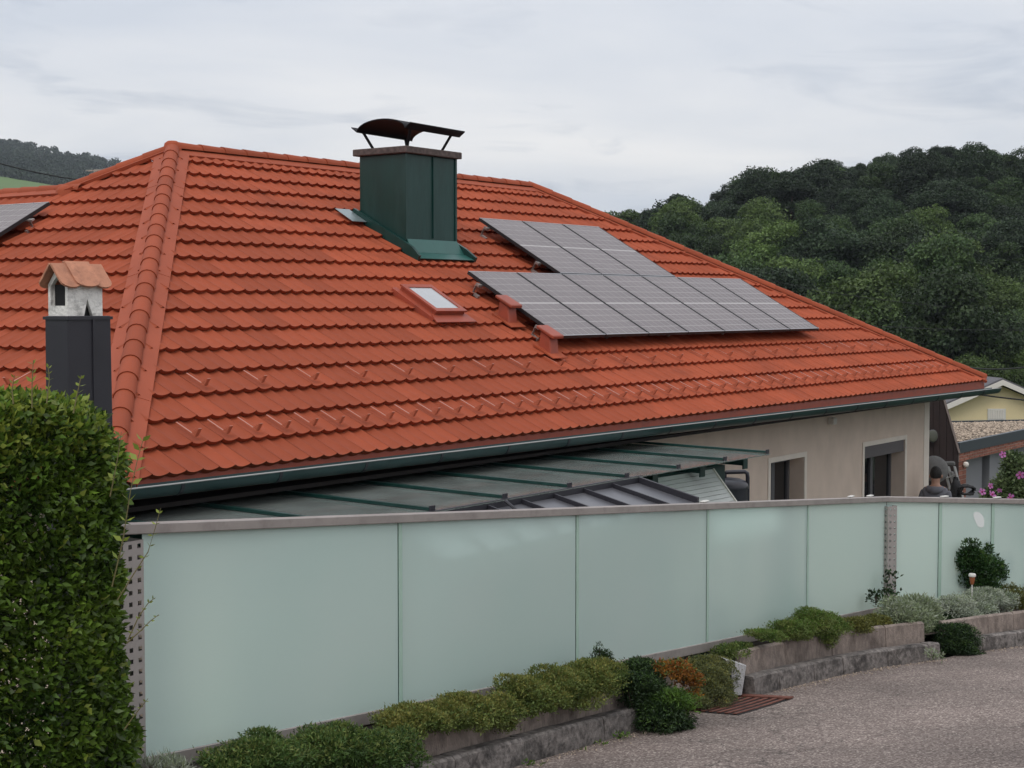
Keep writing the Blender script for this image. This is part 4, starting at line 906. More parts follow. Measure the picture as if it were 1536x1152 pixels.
mb = MB(); mb.box((lx0 - 0.1, lyt + 0.001, lzt - 0.10), (lx1 + 0.02, lyt + 0.03, lzt + 0.058)); mb.build('back_flashing', 'dark_sheet', shed)
mb = MB(); mb.tube([(9.02, lyt - 0.02, lzt + 0.05), (8.98, lyb + 0.25, lzb + 0.03)], 0.012, 6); mb.build('drain_pipe', 'dark_sheet', shed)
mb = MB(); mb.box((lx0 + 0.1, lyt - 0.12, -0.1), (lx1 - 0.1, lyt - 0.02, lzt - 0.14)); mb.build('wall', 'retaining', shed)
# white ribbed sheet leaning behind it
ws = thing('ribbed_sheet', 'white ribbed sheet tilted beside the lean-to roof below the canopy beam', 'roof sheet', (12.6, 7.0, 2.0))
pA, pB = on_plane(966, 721, (0, 1, 0), (0, 7.08, 0)), on_plane(1067, 705, (0, 1, 0), (0, 7.08, 0)); pD = pB + np.array([0.0, -0.42, -0.50]); pC = pA + np.array([0.0, -0.42, -0.50])
nr = 14; wsn = np.cross(pB - pA, pC - pA); wsn /= np.linalg.norm(wsn); wsn *= np.sign(wsn[2])
for k in range(nr):
    a0 = pA + (pC - pA) * (k / nr); b0 = pB + (pD - pB) * (k / nr); a1 = pA + (pC - pA) * ((k + 0.9) / nr); b1 = pB + (pD - pB) * ((k + 0.9) / nr)
    mb = MB(); mb.hexa([a0, b0, b1, a1], [p + wsn * 0.012 for p in (a0, b0, b1, a1)]); mb.build('rib', 'white_sheet', ws)
mb = MB(); mb.hexa([p - wsn * 0.02 for p in (pA, pB, pD, pC)], [p - wsn * 0.001 for p in (pA, pB, pD, pC)]); mb.build('backing', 'white_sheet', ws)
mb = MB(); d_ = (pD - pB); mb.obox(pB + (pB - pA) / np.linalg.norm(pB - pA) * 0.002 - wsn * 0.02, (pB - pA) / np.linalg.norm(pB - pA) * 0.02, d_, wsn * 0.045); mb.build('edge_strip', 'offwhite', ws)
mb = MB(); mb.box((12.2, 6.65, -0.1), (12.26, 6.71, pC[2] + 0.02)); mb.build('prop', 'retaining', ws)
# black tank with pipe
tk = at_z(1087, 735, 15.4); tr_ = 0.232
tank = thing('water_tank', 'black plastic tank with domed lid and bent pipe beside the house wall', 'water tank', (tk[0], tk[1], 0))
zt_ = at_z(1087, 716.5, 15.4)[2]
mb = MB(); mb.lathe((tk[0], tk[1], 0), [(tr_ * 0.95, 0.0), (tr_ * 0.985, 0.2), (tr_ * 0.985, zt_ - 0.16), (tr_ * 0.985, zt_ - 0.10)], 28); mb.build('tank_body', 'tank_plastic', tank, smooth=50)
mb = MB(); mb.lathe((tk[0], tk[1], 0), [(tr_ * 1.02, zt_ - 0.105), (tr_ * 1.03, zt_ - 0.085), (tr_ * 1.0, zt_ - 0.06), (tr_ * 0.9, zt_ - 0.03), (tr_ * 0.7, zt_ - 0.012), (tr_ * 0.4, zt_ - 0.003), (tr_ * 0.12, zt_)], 28); mb.build('lid', 'tank_plastic', tank, smooth=50)
c = np.array([tk[0], tk[1], zt_]); q = lambda dx_, dz_: c + RGT * dx_ + np.array([0, 0, dz_])
mb = MB(); mb.tube([q(0.0, -0.01), q(0, 0.04), q(0.012, 0.055), q(0.10, 0.058), q(0.20, 0.060), q(0.225, 0.045), q(0.23, 0.0), q(0.23, -1.6)], 0.021, 8); mb.build('pipe', 'tank_plastic', tank, smooth=50)

# ================================================================== slim dark chimney with a little house on top
gc = at_z(103, 560, 9.0); gx, gy = gc[0], gc[1]; LX, LY = 0.315, 0.215; zt_ = at_z(103, 474, 9.0)[2]
gch = thing('garden_chimney', 'slim chimney clad in black sheet with a small white house-shaped cap, beside the hedge', 'chimney', (gx, gy, 0))
mb = MB(); mb.hexa([(gx - 0.012, gy - 0.012, -0.2), (gx + LX + 0.03, gy - 0.012, -0.2), (gx + LX + 0.03, gy + LY + 0.02, -0.2), (gx - 0.012, gy + LY + 0.02, -0.2)], [(gx, gy, zt_), (gx + LX, gy, zt_), (gx + LX, gy + LY, zt_), (gx, gy + LY, zt_)]); mb.build('cladding', 'dark_sheet', gch, bevel=0.006)
mb = MB(); mb.box((gx + LX * 0.55, gy - 0.010, 1.2), (gx + LX * 0.55 + 0.012, gy - 0.0005, zt_ - 0.012)); mb.build('cladding_seam', 'dark_sheet', gch)
mb = MB(); mb.box((gx - 0.008, gy - 0.008, zt_ - 0.022), (gx + LX + 0.008, gy + LY + 0.008, zt_ - 0.004)); mb.build('cladding_rim', 'dark_sheet', gch)
ix0, ix1, iy0, iy1 = gx + 0.012, gx + LX - 0.05, gy + 0.015, gy + LY - 0.02; ze_ = zt_ + 0.185; zr_ = zt_ + 0.29; ym = (iy0 + iy1) / 2
# white cap: four walls with real openings
mb = MB(); th = 0.025
oy0, oy1, oz0, oz1 = iy0 + 0.022, iy1 - 0.022, zt_ + 0.06, ze_ - 0.01
for xx in (ix0, ix1 - th):     # gable walls (pentagon hole)
    rim = [(iy0, zt_ - 0.03), (iy1, zt_ - 0.03), (iy1, ze_), (ym, zr_), (iy0, ze_)]; hol = [(oy0, oz0), (oy1, oz0), (oy1, oz1), (ym, zr_ - 0.05), (oy0, oz1)]
    for k in range(5):
        a, b, c_, d_ = rim[k], rim[(k + 1) % 5], hol[(k + 1) % 5], hol[k]
        mb.hexa([(xx, *a), (xx, *b), (xx, *c_), (xx, *d_)], [(xx + th, *a), (xx + th, *b), (xx + th, *c_), (xx + th, *d_)])
for yy in (iy0, iy1 - th):     # long walls (triangular hole at the foot)
    xa_, xb_ = ix0 + th, ix1 - th; xh0, xh1, xh = xa_ + 0.085, xb_ - 0.035, xb_ - 0.085; zh = zt_ + 0.10
    for poly_ in ([(xa_, zt_ - 0.03), (xh0, zt_ - 0.03), (xh, zh), (xh, ze_), (xa_, ze_)], [(xh1, zt_ - 0.03), (xb_, zt_ - 0.03), (xb_, ze_), (xh, ze_), (xh, zh)]):
        mb.hexa([(x_, yy, z_) for x_, z_ in poly_], [(x_, yy + th, z_) for x_, z_ in poly_])
mb.build('house_cap', 'white_plaster', gch)
mb = MB(); mb.box((ix0 + 0.028, iy0 + 0.028, zt_ - 0.02), (ix1 - 0.028, iy1 - 0.028, ze_)); mb.build('flue', 'black', gch)
for sgn in (-1, 1):             # plain clay tiles with rounded tails
    for k, (a0, a1, lift) in enumerate(((ix0 - 0.055, ix0 + 0.085, 0.0), (ix1 - 0.075, ix1 + 0.06, 0.0), (ix0 + 0.045, ix1 - 0.035, 0.014))):
        sl_ = np.array([0, sgn * (iy1 - iy0) / 2 * 1.0, -(zr_ - ze_)]); sl_ /= np.linalg.norm(sl_); nn_ = np.cross((1, 0, 0), sl_); nn_ *= np.sign(nn_[2]); o_ = np.array([0, ym, zr_ + 0.012 + lift])
        ln_ = 0.185 + (0.012 if k == 2 else 0); xc_, hw_ = (a0 + a1) / 2, (a1 - a0) / 2
        outl = [(-hw_, 0), (hw_, 0)] + [(hw_ * math.cos(a_), ln_ - 0.045 + 0.045 * math.sin(a_)) for a_ in np.linspace(0, math.pi, 9)]
        P_ = [o_ + np.array([xc_ + a, 0, 0]) + sl_ * b for a, b in outl]; mb = MB(); mb.hexa(P_, [p + nn_ * 0.013 for p in P_]); mb.build('clay_tile', 'clay', gch)

# ================================================================== rusty drain grate
G = [(10.20, 5.40), (10.08, 4.95), (10.98, 4.95), (11.05, 5.40)]
gr_ = thing('drain_grate', 'rusty slotted iron drain grate set in the asphalt by the kerb gap', 'drain grate', WP(10.6, 5.15))
mb = MB(); mb.add([WP(9.5, 5.5, 0.0) * [1, 1, 0] + [0, 0, 0.7], WP(9.4, 4.9, 0), WP(11.1, 4.9, 0)], [])
mb = MB(); mb.poly(WP(10.06, 4.93, 0.004), WP(11.02, 4.93, 0.004), WP(11.06, 5.44, 0.004), WP(10.16, 5.44, 0.004)); mb.build('slot_shade', 'black', gr_)  # flat black sheet painting the darkness seen between the grate bars
for k in range(7):
    n_ = 4.955 + k * 0.072; mb = MB(); t0_ = 10.07 + k * 0.015; t1_ = 10.93 + 0.0 * k
    for u0, u1 in zip(np.linspace(0, 1, 7), np.linspace(0, 1, 7)[1:]):
        pa = [(t0_ + (t1_ - t0_) * u, -0.0 + 0.022 * math.sin(math.pi * u)) for u in (u0, u1)]
        lo = [WP(pa[0][0], n_, 0.008 - pa[0][1] * 0.2), WP(pa[1][0], n_, 0.008 - pa[1][1] * 0.2), WP(pa[1][0], n_ + 0.030, 0.008 - pa[1][1] * 0.2), WP(pa[0][0], n_ + 0.030, 0.008 - pa[0][1] * 0.2)]
        mb.hexa(lo, [p + np.array([0, 0, 0.006]) for p in lo])
    mb.build('grate_bar', 'rust', gr_)
mb = MB(); q = [WP(10.93, 4.93, 0.008), WP(11.03, 4.93, 0.008), WP(11.07, 5.43, 0.008), WP(10.97, 5.43, 0.008)]; mb.hexa(q, [p + np.array([0, 0, 0.012]) for p in q]); mb.build('grate_frame', 'rust', gr_)
mb = MB(); q = [WP(9.4, 5.44, -0.3), WP(11.06, 5.44, -0.3), WP(11.06, 5.50, -0.3), WP(9.4, 5.50, -0.3)]; mb.hexa(q, [p + np.array([0, 0, 0.52]) for p in q]); tag(mb.build('drain_headwall', 'concrete_edge'), 'stained concrete wall closing the kerb gap above the drain', kind='structure')

# ================================================================== hedge
def tri_pts(k): return unit(RNG.normal(size=(k, 3)))
hedge = thing('privet_hedge', 'tall clipped privet hedge with glossy green leaves at the end of the fence', 'hedge', WP(3.4, 5.7))
HT0, HT1, HN0, HN1 = 1.6, 5.04, 5.34, 6.10; HZT = 3.80
def hedge_pts(k, lo=3.25, inset=0.0):
    out_ = []
    while len(out_) < k:
        t_ = random.uniform(lo, HT1); n_ = random.uniform(HN0, HN1); z_ = random.uniform(2.0, HZT)
        # superellipse in plan-section, rounded top and end
        a = (n_ - (HN0 + HN1) / 2) / ((HN1 - HN0) / 2); b = max(0, (z_ - (HZT - 0.42)) / 0.42); c = max(0, (t_ - (HT1 - 0.55 + 0.2 * a)) / 0.42)
        e_ = abs(a) ** 4 + b ** 2.6 + c ** 2.6 * (1 if z_ > 2.6 else 0.75)
        lump = 0.26 * math.sin(8 * t_ + 3 * z_) * math.sin(7 * z_ + 2 + 3 * n_) + 0.20 * math.sin(17 * z_ + 9 * t_ + 5 * n_) * math.sin(21 * t_ - 6 * z_) - 0.04 + 0.10 * random.random() ** 4
        # a few sparse hollows where the twigs show
        hol = math.exp(-((t_ - 3.72) / 0.20) ** 2 - ((z_ - 3.33) / 0.13) ** 2) * (a < -0.3) + 0.8 * math.exp(-((t_ - 3.55) / 0.16) ** 2 - ((z_ - 2.95) / 0.10) ** 2) * (a < -0.3)
        if e_ > 1 + lump - inset: continue
        if a > 0.1 and b == 0 and random.random() < 0.6: continue
        if e_ < 0.42 - inset + lump and random.random() > 0.12: continue
        if random.random() < hol * 0.92 and e_ > 0.3: continue
        out_.append((t_, n_, z_, a, b, c))
    return np.array(out_)
hp = hedge_pts(60000); hp2 = hedge_pts(5000, lo=HT0); hp = np.concatenate([hp, hp2])
P = np.stack([TD[0] * hp[:, 0] + ND[0] * hp[:, 1], TD[1] * hp[:, 0] + ND[1] * hp[:, 1], hp[:, 2]], 1)
outw = np.stack([ND[0] * hp[:, 3] + TD[0] * hp[:, 5], ND[1] * hp[:, 3] + TD[1] * hp[:, 5], hp[:, 4] + 0.25], 1)
V = leaves(P, unit(outw) * 0.8 + unit(RNG.normal(size=P.shape)) * 0.9, RNG.uniform(0.026, 0.054, len(P)), RNG.uniform(0.016, 0.029, len(P)), 0.22)
is_tip = ((hp[:, 2] > HZT - 0.25) & (RNG.random(len(hp)) < 0.42)) | (RNG.random(len(hp)) < 0.05)  # yellow-green tip leaves, more of them near the top
link('foliage', quads_mesh('foliage', V - ORG[hedge], ['hedge_leaf', 'hedge_tip'], is_tip.astype(int)), hedge)
for k in range(14):
    t_ = 2.0 + 0.17 * k; a = WP(t_, 5.7, -0.1); b = WP(t_ + random.uniform(-.1, .1), 5.62 + random.uniform(-.12, .12), 0); b[2] = 3.45; mb = MB()
    mb.tube([a, (a + b) / 2 + RNG.normal(size=3) * 0.04, b], [0.018, 0.013, 0.005], 5); mb.build('stem', 'bark', hedge)
tw = MB()
for k in range(420):
    h_ = hp[RNG.integers(len(hp))]; p = np.array([*W(h_[0], h_[1]), h_[2]]); c_ = np.array([*W(h_[0] - 0.05, 5.7), h_[2] - 0.18]); tw.tube([p, p + (c_ - p) * 0.5 + RNG.normal(size=3) * 0.02, c_], [0.002, 0.003, 0.005], 3, False)
tag(tw.build('twig_mass', 'bark', hedge), kind='stuff')
def shoot(pts_px, dep, n_leaf, ll, parent, tip=True):
    pts_ = [at_z(x, y, dep) for x, y in pts_px]; mb = MB(); rs = list(np.linspace(0.0032, 0.0014, len(pts_))); mb.tube(pts_, rs, 5)
    mb.build('shoot_stem', 'twig', parent)
    Q = []; D = []; S = []
    for i in range(n_leaf):
        u = (i + 0.5) / n_leaf * (len(pts_) - 1); a = int(u); f = u - a; p = pts_[a] * (1 - f) + pts_[min(a + 1, len(pts_) - 1)] * f; d = unit(pts_[min(a + 1, len(pts_) - 1)] - pts_[a])
        sd_ = RGT * (1 if i % 2 else -1); nlv = 2
        for j in range(nlv): Q.append(p); D.append(d * 0.75 + sd_ * (1 if j == 0 else -1) * 0.9 + RNG.normal(size=3) * 0.3); S.append(1.55 * ll * random.uniform(0.7, 1.15))
    S = np.array(S); V = leaves(np.array(Q), np.array(D), S, S * 0.48, 0.1)
    link('shoot_leaves', quads_mesh('shoot_leaves', V - ORG[parent], 'hedge_tip'), parent)
shoot([(168, 880), (184, 812), (196, 735), (206, 690), (216, 655)], 6.75, 10, 0.032, hedge)
shoot([(176, 900), (200, 862), (222, 828), (232, 795), (241, 762)], 6.75, 8, 0.017, hedge)
shoot([(192, 960), (208, 925), (222, 905), (232, 897)], 6.75, 5, 0.012, hedge)
shoot([(190, 965), (212, 945), (225, 932), (238, 922)], 6.75, 5, 0.012, hedge)
shoot([(186, 1095), (200, 1075), (212, 1060), (222, 1048)], 6.75, 4, 0.012, hedge)
shoot([(165, 745), (176, 690), (182, 648)], 6.8, 6, 0.026, hedge)
shoot([(48, 612), (48, 580), (50, 540)], 6.4, 6, 0.022, hedge); shoot([(70, 605), (74, 570), (72, 548)], 6.4, 5, 0.018, hedge); shoot([(20, 606), (18, 585), (22, 562)], 6.4, 5, 0.02, hedge); shoot([(110, 620), (116, 590), (122, 563)], 6.45, 5, 0.018, hedge)

# ================================================================== bedding plants: every clump is a plant of its own
def clump(name, label, cat, blobs, n, mats, dens, ln, wd, up=0.4, mix=0.3, rnd=0.9, hold=0.28, group=None, lift_mat=True):
    """blobs: (x, y, rx, ry) in photo pixels; n: distance of the clump's middle from the lane's origin line"""
    cen = []; tot = []
    for b in blobs:
        nb = b[4] if len(b) > 4 else n
        p = on_n(b[0], b[1], nb); z_ = depth(p) / F; cen.append((p, b[2] * z_, b[3] * z_))
    if len(cen) > 2 and group: cen = cen + [((a[0] + b[0]) / 2 + np.array([0, 0, random.uniform(-0.02, 0.03)]), (a[1] + b[1]) * 0.42, (a[2] + b[2]) * random.uniform(0.38, 0.5)) for a, b in zip(cen, cen[1:]) if np.linalg.norm(a[0] - b[0]) < 0.6]
    big = cen; cen = []
    for p, rx, rz_ in big:
        cen.append((p, rx * 0.72, rz_ * 0.72))
        for j in range(7):
            a_ = random.uniform(0, 6.28); u = random.uniform(0.45, 0.85); f = random.uniform(0.28, 0.46)
            q = p + np.array([TD[0], TD[1], -0.085]) * math.cos(a_) * u * rx * (1 - f * 0.3) + np.array([0, 0, 1.0]) * math.sin(a_) * u * rz_ * (1 - f * 0.4) - np.array([ND[0], ND[1], 0]) * random.uniform(-0.3, 0.7) * 0.12
            cen.append((q, rx * f * 1.15, rz_ * f * 1.1))
    base = np.mean([c[0] for c in cen], 0); base = np.array([base[0], base[1], min(c[0][2] - c[2] for c in cen)])
    t_ = thing(name, label, cat, base, group); Vs = []; ids = []
    for p, rx, rz_ in cen:
        rn = min(hold * 0.5 + 0.35 * min(rx, 0.4), 1.6 * rx + 0.02); k = int(1.25 * dens * (rx * rz_ * 4 + rx * rn * 4) / (ln * wd) ); d = unit(RNG.normal(size=(k, 3))); d[:, 2] = np.where(d[:, 2] < -0.75, -d[:, 2], d[:, 2])
        lump = 1 + 0.13 * np.sin(5 * d[:, 0] * 3 + p[0] * 9) * np.cos(7 * d[:, 2] + 4 * d[:, 1]) + RNG.normal(size=k) * 0.05
        rr = (RNG.uniform(0.55, 1.0, k) ** 0.4) * lump
        rr = np.where(RNG.random(k) < 0.10, rr * RNG.uniform(1.05, 1.32, k), rr)
        loc = np.stack([d[:, 0] * rx * rr, d[:, 1] * rn * rr, d[:, 2] * rz_ * rr], 1)
        wp = p + loc[:, :1] * np.array([TD[0], TD[1], -0.085]) + loc[:, 1:2] * np.array([ND[0], ND[1], 0]) + loc[:, 2:] * np.array([0, 0, 1.0])
        D = d * 0.7 + np.array([0, 0, up]) + unit(RNG.normal(size=(k, 3))) * rnd
        Vs.append(leaves(wp, D, RNG.uniform(0.7, 1.3, k) * ln, RNG.uniform(0.7, 1.3, k) * wd, 0.15)); ids.append(((d[:, 2] > 0.1) & (RNG.random(k) < mix)).astype(int) if lift_mat else (RNG.random(k) < mix).astype(int))
    V = np.concatenate(Vs); link('foliage', quads_mesh('foliage', V - base, mats, np.concatenate(ids)), t_)
    for i, (p, rx, rz_) in enumerate(big):
        mb = MB()
        for j in range(5):
            a_ = random.uniform(0, 6.28); mb.tube([p + np.array([0, 0, -rz_ * 0.9]), p + np.array([TD[0] * math.cos(a_) * rx * 0.6, TD[1] * math.cos(a_) * rx * 0.6, rz_ * 0.3])], [0.006, 0.002], 4, False)
        tag(mb.build('stem_mass', 'bark', t_), kind='stuff')
    return t_
SB = 'low plants spilling over the edging'
clump('creeping_juniper', 'dark green creeping juniper hanging over the edging by the first post', 'plant', [(345, 1142, 45, 22, 5.35), (405, 1132, 50, 30, 5.3), (470, 1128, 50, 34, 5.28), (540, 1128, 52, 38, 5.24), (598, 1128, 34, 40, 5.22), (390, 1108, 24, 16, 5.5)], 5.3, ['juniper', 'cushion'], 1.6, 0.026, 0.008, 0.25, 0.45, group=SB)
clump('stonecrop', 'yellowish green stonecrop cushion between the juniper and the taller cushion', 'plant', [(600, 1082, 38, 20), (645, 1076, 48, 25), (700, 1066, 45, 28), (740, 1068, 34, 30)], 5.42, ['cushion', 'sedum'], 1.7, 0.020, 0.008, 0.5, 0.7, group=SB)
clump('stonecrop', 'fuller mid-green stonecrop cushion draped over the concrete slabs before the dark juniper', 'plant', [(775, 1048, 38, 32), (820, 1038, 45, 34), (866, 1026, 44, 34), (902, 1012, 26, 26)], 5.42, ['cushion', 'sedum'], 1.7, 0.020, 0.008, 0.5, 0.5, group=SB)
clump('conifer_seedling', 'tiny upright conifer seedling behind the stonecrop cushion', 'plant', [(893, 998, 24, 10), (898, 984, 8, 9), (899, 974, 3, 10)], 5.52, ['dark_trail', 'juniper'], 1.5, 0.022, 0.006, 0.8, 0.4)
clump('weeping_juniper', 'dark bushy juniper tumbling over the kerb end beside the drain grate', 'plant', [(960, 1012, 36, 26, 5.38), (950, 1040, 30, 30, 5.30), (985, 1050, 34, 36, 5.22), (990, 1080, 38, 26, 5.12), (1015, 1085, 20, 16, 5.08)], 5.3, ['dark_trail', 'juniper'], 1.8, 0.028, 0.008, -0.1, 0.35, group=SB)
clump('barberry', 'small orange and yellow leaved plant beside the dark juniper', 'plant', [(1006, 1004, 20, 16), (1026, 1014, 16, 17), (1034, 1034, 8, 12)], 5.12, ['autumn', 'cushion'], 1.0, 0.024, 0.012, 0.3, 0.35, group=SB)
clump('fern', 'bright green feathery plant below the orange one at the drain', 'plant', [(1005, 1048, 22, 16), (1022, 1055, 16, 14)], 5.05, ['bright', 'juniper'], 1.2, 0.034, 0.007, 0.2, 0.2)
clump('cushion_plant', 'dense grey-green cushion plant filling the kerb gap above the drain grate', 'plant', [(1062, 1000, 34, 22, 5.48), (1058, 1030, 36, 30, 5.40), (1085, 1020, 16, 26, 5.44), (1040, 1052, 22, 16, 5.38)], 5.4, ['greygreen', 'sedum'], 1.9, 0.014, 0.007, 0.3, 0.35, group=SB)
clump('small_shrub', 'little green shrub between the glass and the first raised slab', 'plant', [(1092, 980, 22, 13), (1110, 972, 14, 10)], 5.58, ['cushion', 'juniper'], 1.4, 0.022, 0.009, 0.5, 0.3)
clump('moss_mound', 'rounded fresh green mound over the raised concrete slabs', 'plant', [(1180, 944, 24, 16), (1212, 938, 32, 24), (1245, 940, 26, 22), (1225, 950, 30, 20), (1145, 952, 24, 8)], 5.42, ['cushion', 'bright'], 1.8, 0.020, 0.008, 0.4, 0.4, group=SB)
clump('stonecrop', 'flat olive-coloured stonecrop between the green mound and the silver plant', 'plant', [(1280, 938, 22, 13), (1308, 936, 22, 13)], 5.30, ['olive', 'sedum'], 1.7, 0.020, 0.008, 0.5, 0.3, group=SB)
clump('silver_bush', 'grey-green lavender-like bush with narrow leaves below the second post', 'plant', [(1345, 918, 28, 20), (1380, 920, 32, 26), (1365, 930, 34, 20), (1400, 935, 18, 18)], 5.16, ['silver_green', 'silver'], 1.2, 0.048, 0.009, 0.5, 0.35, group=SB)
clump('silver_carpet', 'pale silvery carpet plant around the little garden lamp', 'plant', [(1430, 912, 28, 18), (1462, 908, 28, 18), (1490, 905, 26, 17), (1476, 893, 30, 12), (1446, 922, 26, 12)], 4.98, ['silver', 'silver_green'], 1.3, 0.030, 0.008, 0.4, 0.3, group=SB)
clump('trailing_juniper', 'very dark trailing juniper pouring through the gap in the kerb below the silver plants', 'plant', [(1425, 935, 24, 24, 5.0), (1428, 960, 32, 26, 4.82), (1440, 975, 26, 14, 4.74), (1455, 955, 14, 16, 4.84)], 4.9, ['dark_trail', 'juniper'], 1.8, 0.030, 0.008, -0.1, 0.2, group=SB)
clump('boxwood', 'dark green boxwood bush in front of the far glass panels', 'shrub', [(1465, 862, 34, 30), (1458, 840, 26, 24), (1480, 848, 24, 26), (1453, 822, 8, 14), (1474, 828, 11, 14), (1494, 855, 12, 22)], 5.22, ['box_leaf', 'juniper'], 2.2, 0.034, 0.014, 0.7, 0.3)
clump('olive_shrub', 'olive-green low shrub at the end of the bed beyond the boxwood', 'shrub', [(1515, 898, 26, 28), (1540, 890, 26, 30), (1525, 925, 26, 18), (1560, 900, 30, 36)], 4.95, ['olive', 'greygreen'], 1.5, 0.026, 0.010, 0.5, 0.3)
clump('silver_grass', 'wispy silver tuft at the foot of the first perforated post', 'plant', [(250, 1148, 32, 8), (225, 1150, 14, 8)], 5.55, ['silver', 'silver_green'], 0.5, 0.05, 0.005, 0.6, 0.4)
clump('ivy_sprig', 'dark ivy sprig climbing the second perforated post', 'plant', [(1330, 885, 6, 22), (1314, 897, 8, 12), (1334, 862, 5, 5), (1337, 895, 5, 8)], 5.62, ['dark_trail', 'box_leaf'], 0.9, 0.045, 0.024, 0.4, 0.3)
for i, (x, y, s_) in enumerate(((902, 1117, 9), (930, 1104, 10), (872, 1128, 7), (792, 1146, 8))):
    clump('weed', 'small weed rooted in the joint between kerb and asphalt', 'weed', [(x, y, s_, s_ * 0.55)], 5.21, ['bright', 'cushion'], 0.5, 0.028, 0.012, 0.6, 0.3, hold=0.05, group='weeds along the kerb')
clump('weed', 'pale weed tuft at the kerb foot beside the trailing juniper', 'weed', [(1400, 982, 14, 8), (1478, 972, 10, 6)], 4.72, ['silver_green', 'silver'], 0.5, 0.035, 0.007, 0.6, 0.3, hold=0.06)
# shrubs in the garden behind the frosted glass, seen only as soft shapes through it
BS = 'shrubs behind the frosted glass'
for i, (x, y, rx, ry, n_, lab) in enumerate(((655, 1040, 34, 30, 6.08, 'small shrub blurred behind the second glass panel from the hedge'), (905, 975, 70, 40, 6.20, 'broad low shrub blurred behind the middle glass panels'), (1010, 930, 55, 60, 6.25, 'taller shrub blurred behind the third glass panel from the hedge'),
        (1150, 925, 60, 45, 6.2, 'rounded shrub blurred behind the fourth glass panel from the hedge'), (1298, 915, 30, 48, 6.08, 'dark shrub blurred through the glass beside the second post'))):
    clump('garden_shrub', lab, 'shrub', [(x, y, rx, ry), (x + rx * 0.4, y + ry * 0.4, rx * 0.8, ry * 0.8)], n_, ['box_leaf', 'juniper'], 0.8, 0.05, 0.025, 0.4, 0.3, group=BS)
# little garden lamp
gl_ = on_n(1458, 886, 5.02); zs = depth(gl_) / F
gl = thing('garden_lamp', 'small stake lamp with terracotta shade and white cap among the silver plants', 'lamp', gl_ + np.array([0, 0, -0.1]))
mb = MB(); mb.tube([gl_ + np.array([0, 0, -0.1]), gl_ + np.array([0, 0, 0.07])], 0.008, 8); mb.build('stake', 'white_plastic', gl)
mb = MB(); mb.lathe(gl_, [(0.014, 0.065), (0.020, 0.075), (0.031, 0.145), (0.028, 0.146)], 14); mb.build('lamp_shade', 'terracotta', gl, smooth=40)
mb = MB(); mb.lathe(gl_, [(0.036, 0.147), (0.038, 0.155), (0.036, 0.172), (0.03, 0.178)], 14); mb.build('lamp_cap', 'white_plastic', gl, smooth=40)

gk = 900; P_ = []
for path in (K1, K2, K3):
    at_, L_ = along(path)
    for k in range(gk // 3):
        q, d_ = at_(random.uniform(0.3, L_)); o_ = abs(random.gauss(0, 0.07)) + 0.012; p = WP(q[0] + d_[1] * o_, q[1] - d_[0] * o_, 0.003); P_.append(p)
P_ = np.array(P_); k = len(P_); s_ = RNG.uniform(0.003, 0.009, k); base = np.array([[1, 0, 0], [-1, 0, 0], [0, 1, 0], [0, -1, 0], [0, 0, 1], [0, 0, -1]], float); oct_f = [(0, 2, 4), (2, 1, 4), (1, 3, 4), (3, 0, 4), (2, 0, 5), (1, 2, 5), (3, 1, 5), (0, 3, 5)]
VV = base[None] * (s_[:, None, None] * RNG.uniform(0.6, 1.3, (k, 6, 1))) + P_[:, None, :]
me = bpy.data.meshes.new('grit'); me.from_pydata(VV.reshape(-1, 3).tolist(), [], [[i * 6 + j for j in f] for i in range(k) for f in oct_f]); me.materials.append(MATS['gravel']); tag(link('grit', me), 'loose grit gathered along the foot of the kerb', kind='stuff')

# ================================================================== far side of the yard
# dark boarded screen at the house corner, with a slanting trimmed edge
dz = 25.2; sc = thing('boarded_screen', 'dark brown boarded screen with a slanting pale edge behind the house corner', 'screen', at_z(1410, 760, dz) * [1, 1, 0] + [0, 0, -0.5])
topx = lambda y: 1414 + (y - 597) * (1438 - 1414) / (680 - 597)
lef = 1380; nb = 6
for k in range(nb):
    x0, x1 = lef + k * 10.0, lef + (k + 1) * 10.0 - 0.6
    if x1 > 1438: x1 = 1438
    def yt(x): return 575 if x <= 1408 else 575 + (x - 1408) * (680 - 575) / (1438 - 1408)
    q = [at_z(x0, 800, dz), at_z(x1, 800, dz), at_z(x1, yt(x1), dz), at_z(x0, yt(x0), dz)]; dpt = FWD * 0.04 * [1, 1, 0]
    mb = MB(); mb.hexa(q, [p + dpt for p in q]); mb.build('board', 'dark_wood', sc)
q = [at_z(1408, 575, dz - 0.02), at_z(1411, 575, dz - 0.02), at_z(1441, 680, dz - 0.02), at_z(1438, 680, dz - 0.02)]; mb = MB(); mb.hexa(q, [p + FWD * 0.08 for p in q]); mb.build('edge_trim', 'wood_trim', sc)
lp = at_z(1399, 654, dz - 0.09); wl = thing('wall_lamp', 'round pale wall lamp on the dark boarded screen', 'lamp', lp)
def disc(c, nrm, r, th, m, name, parent, n=22, dome=0.0):
    nrm = np.array(nrm, float) / np.linalg.norm(nrm); a = np.cross(nrm, (0, 0, 1)); a /= np.linalg.norm(a); b = np.cross(a, nrm); mb = MB(); rg = []
    for rr, h in ((r, 0), (r, th * 0.6), (r * 0.85, th * 0.85 + dome * 0.4), (r * 0.45, th + dome * 0.85), (r * 0.08, th + dome)):
        rg.append([np.array(c) + nrm * h + rr * (a * math.cos(2 * math.pi * k / n) + b * math.sin(2 * math.pi * k / n)) for k in range(n)])
    vs = [p for q in rg for p in q]; fs = [[i * n + k, i * n + (k + 1) % n, (i + 1) * n + (k + 1) % n, (i + 1) * n + k] for i in range(4) for k in range(n)] + [list(range(n))[::-1], list(range(4 * n, 5 * n))]
    mb.add(vs, fs); return mb.build(name, m, parent, smooth=45)
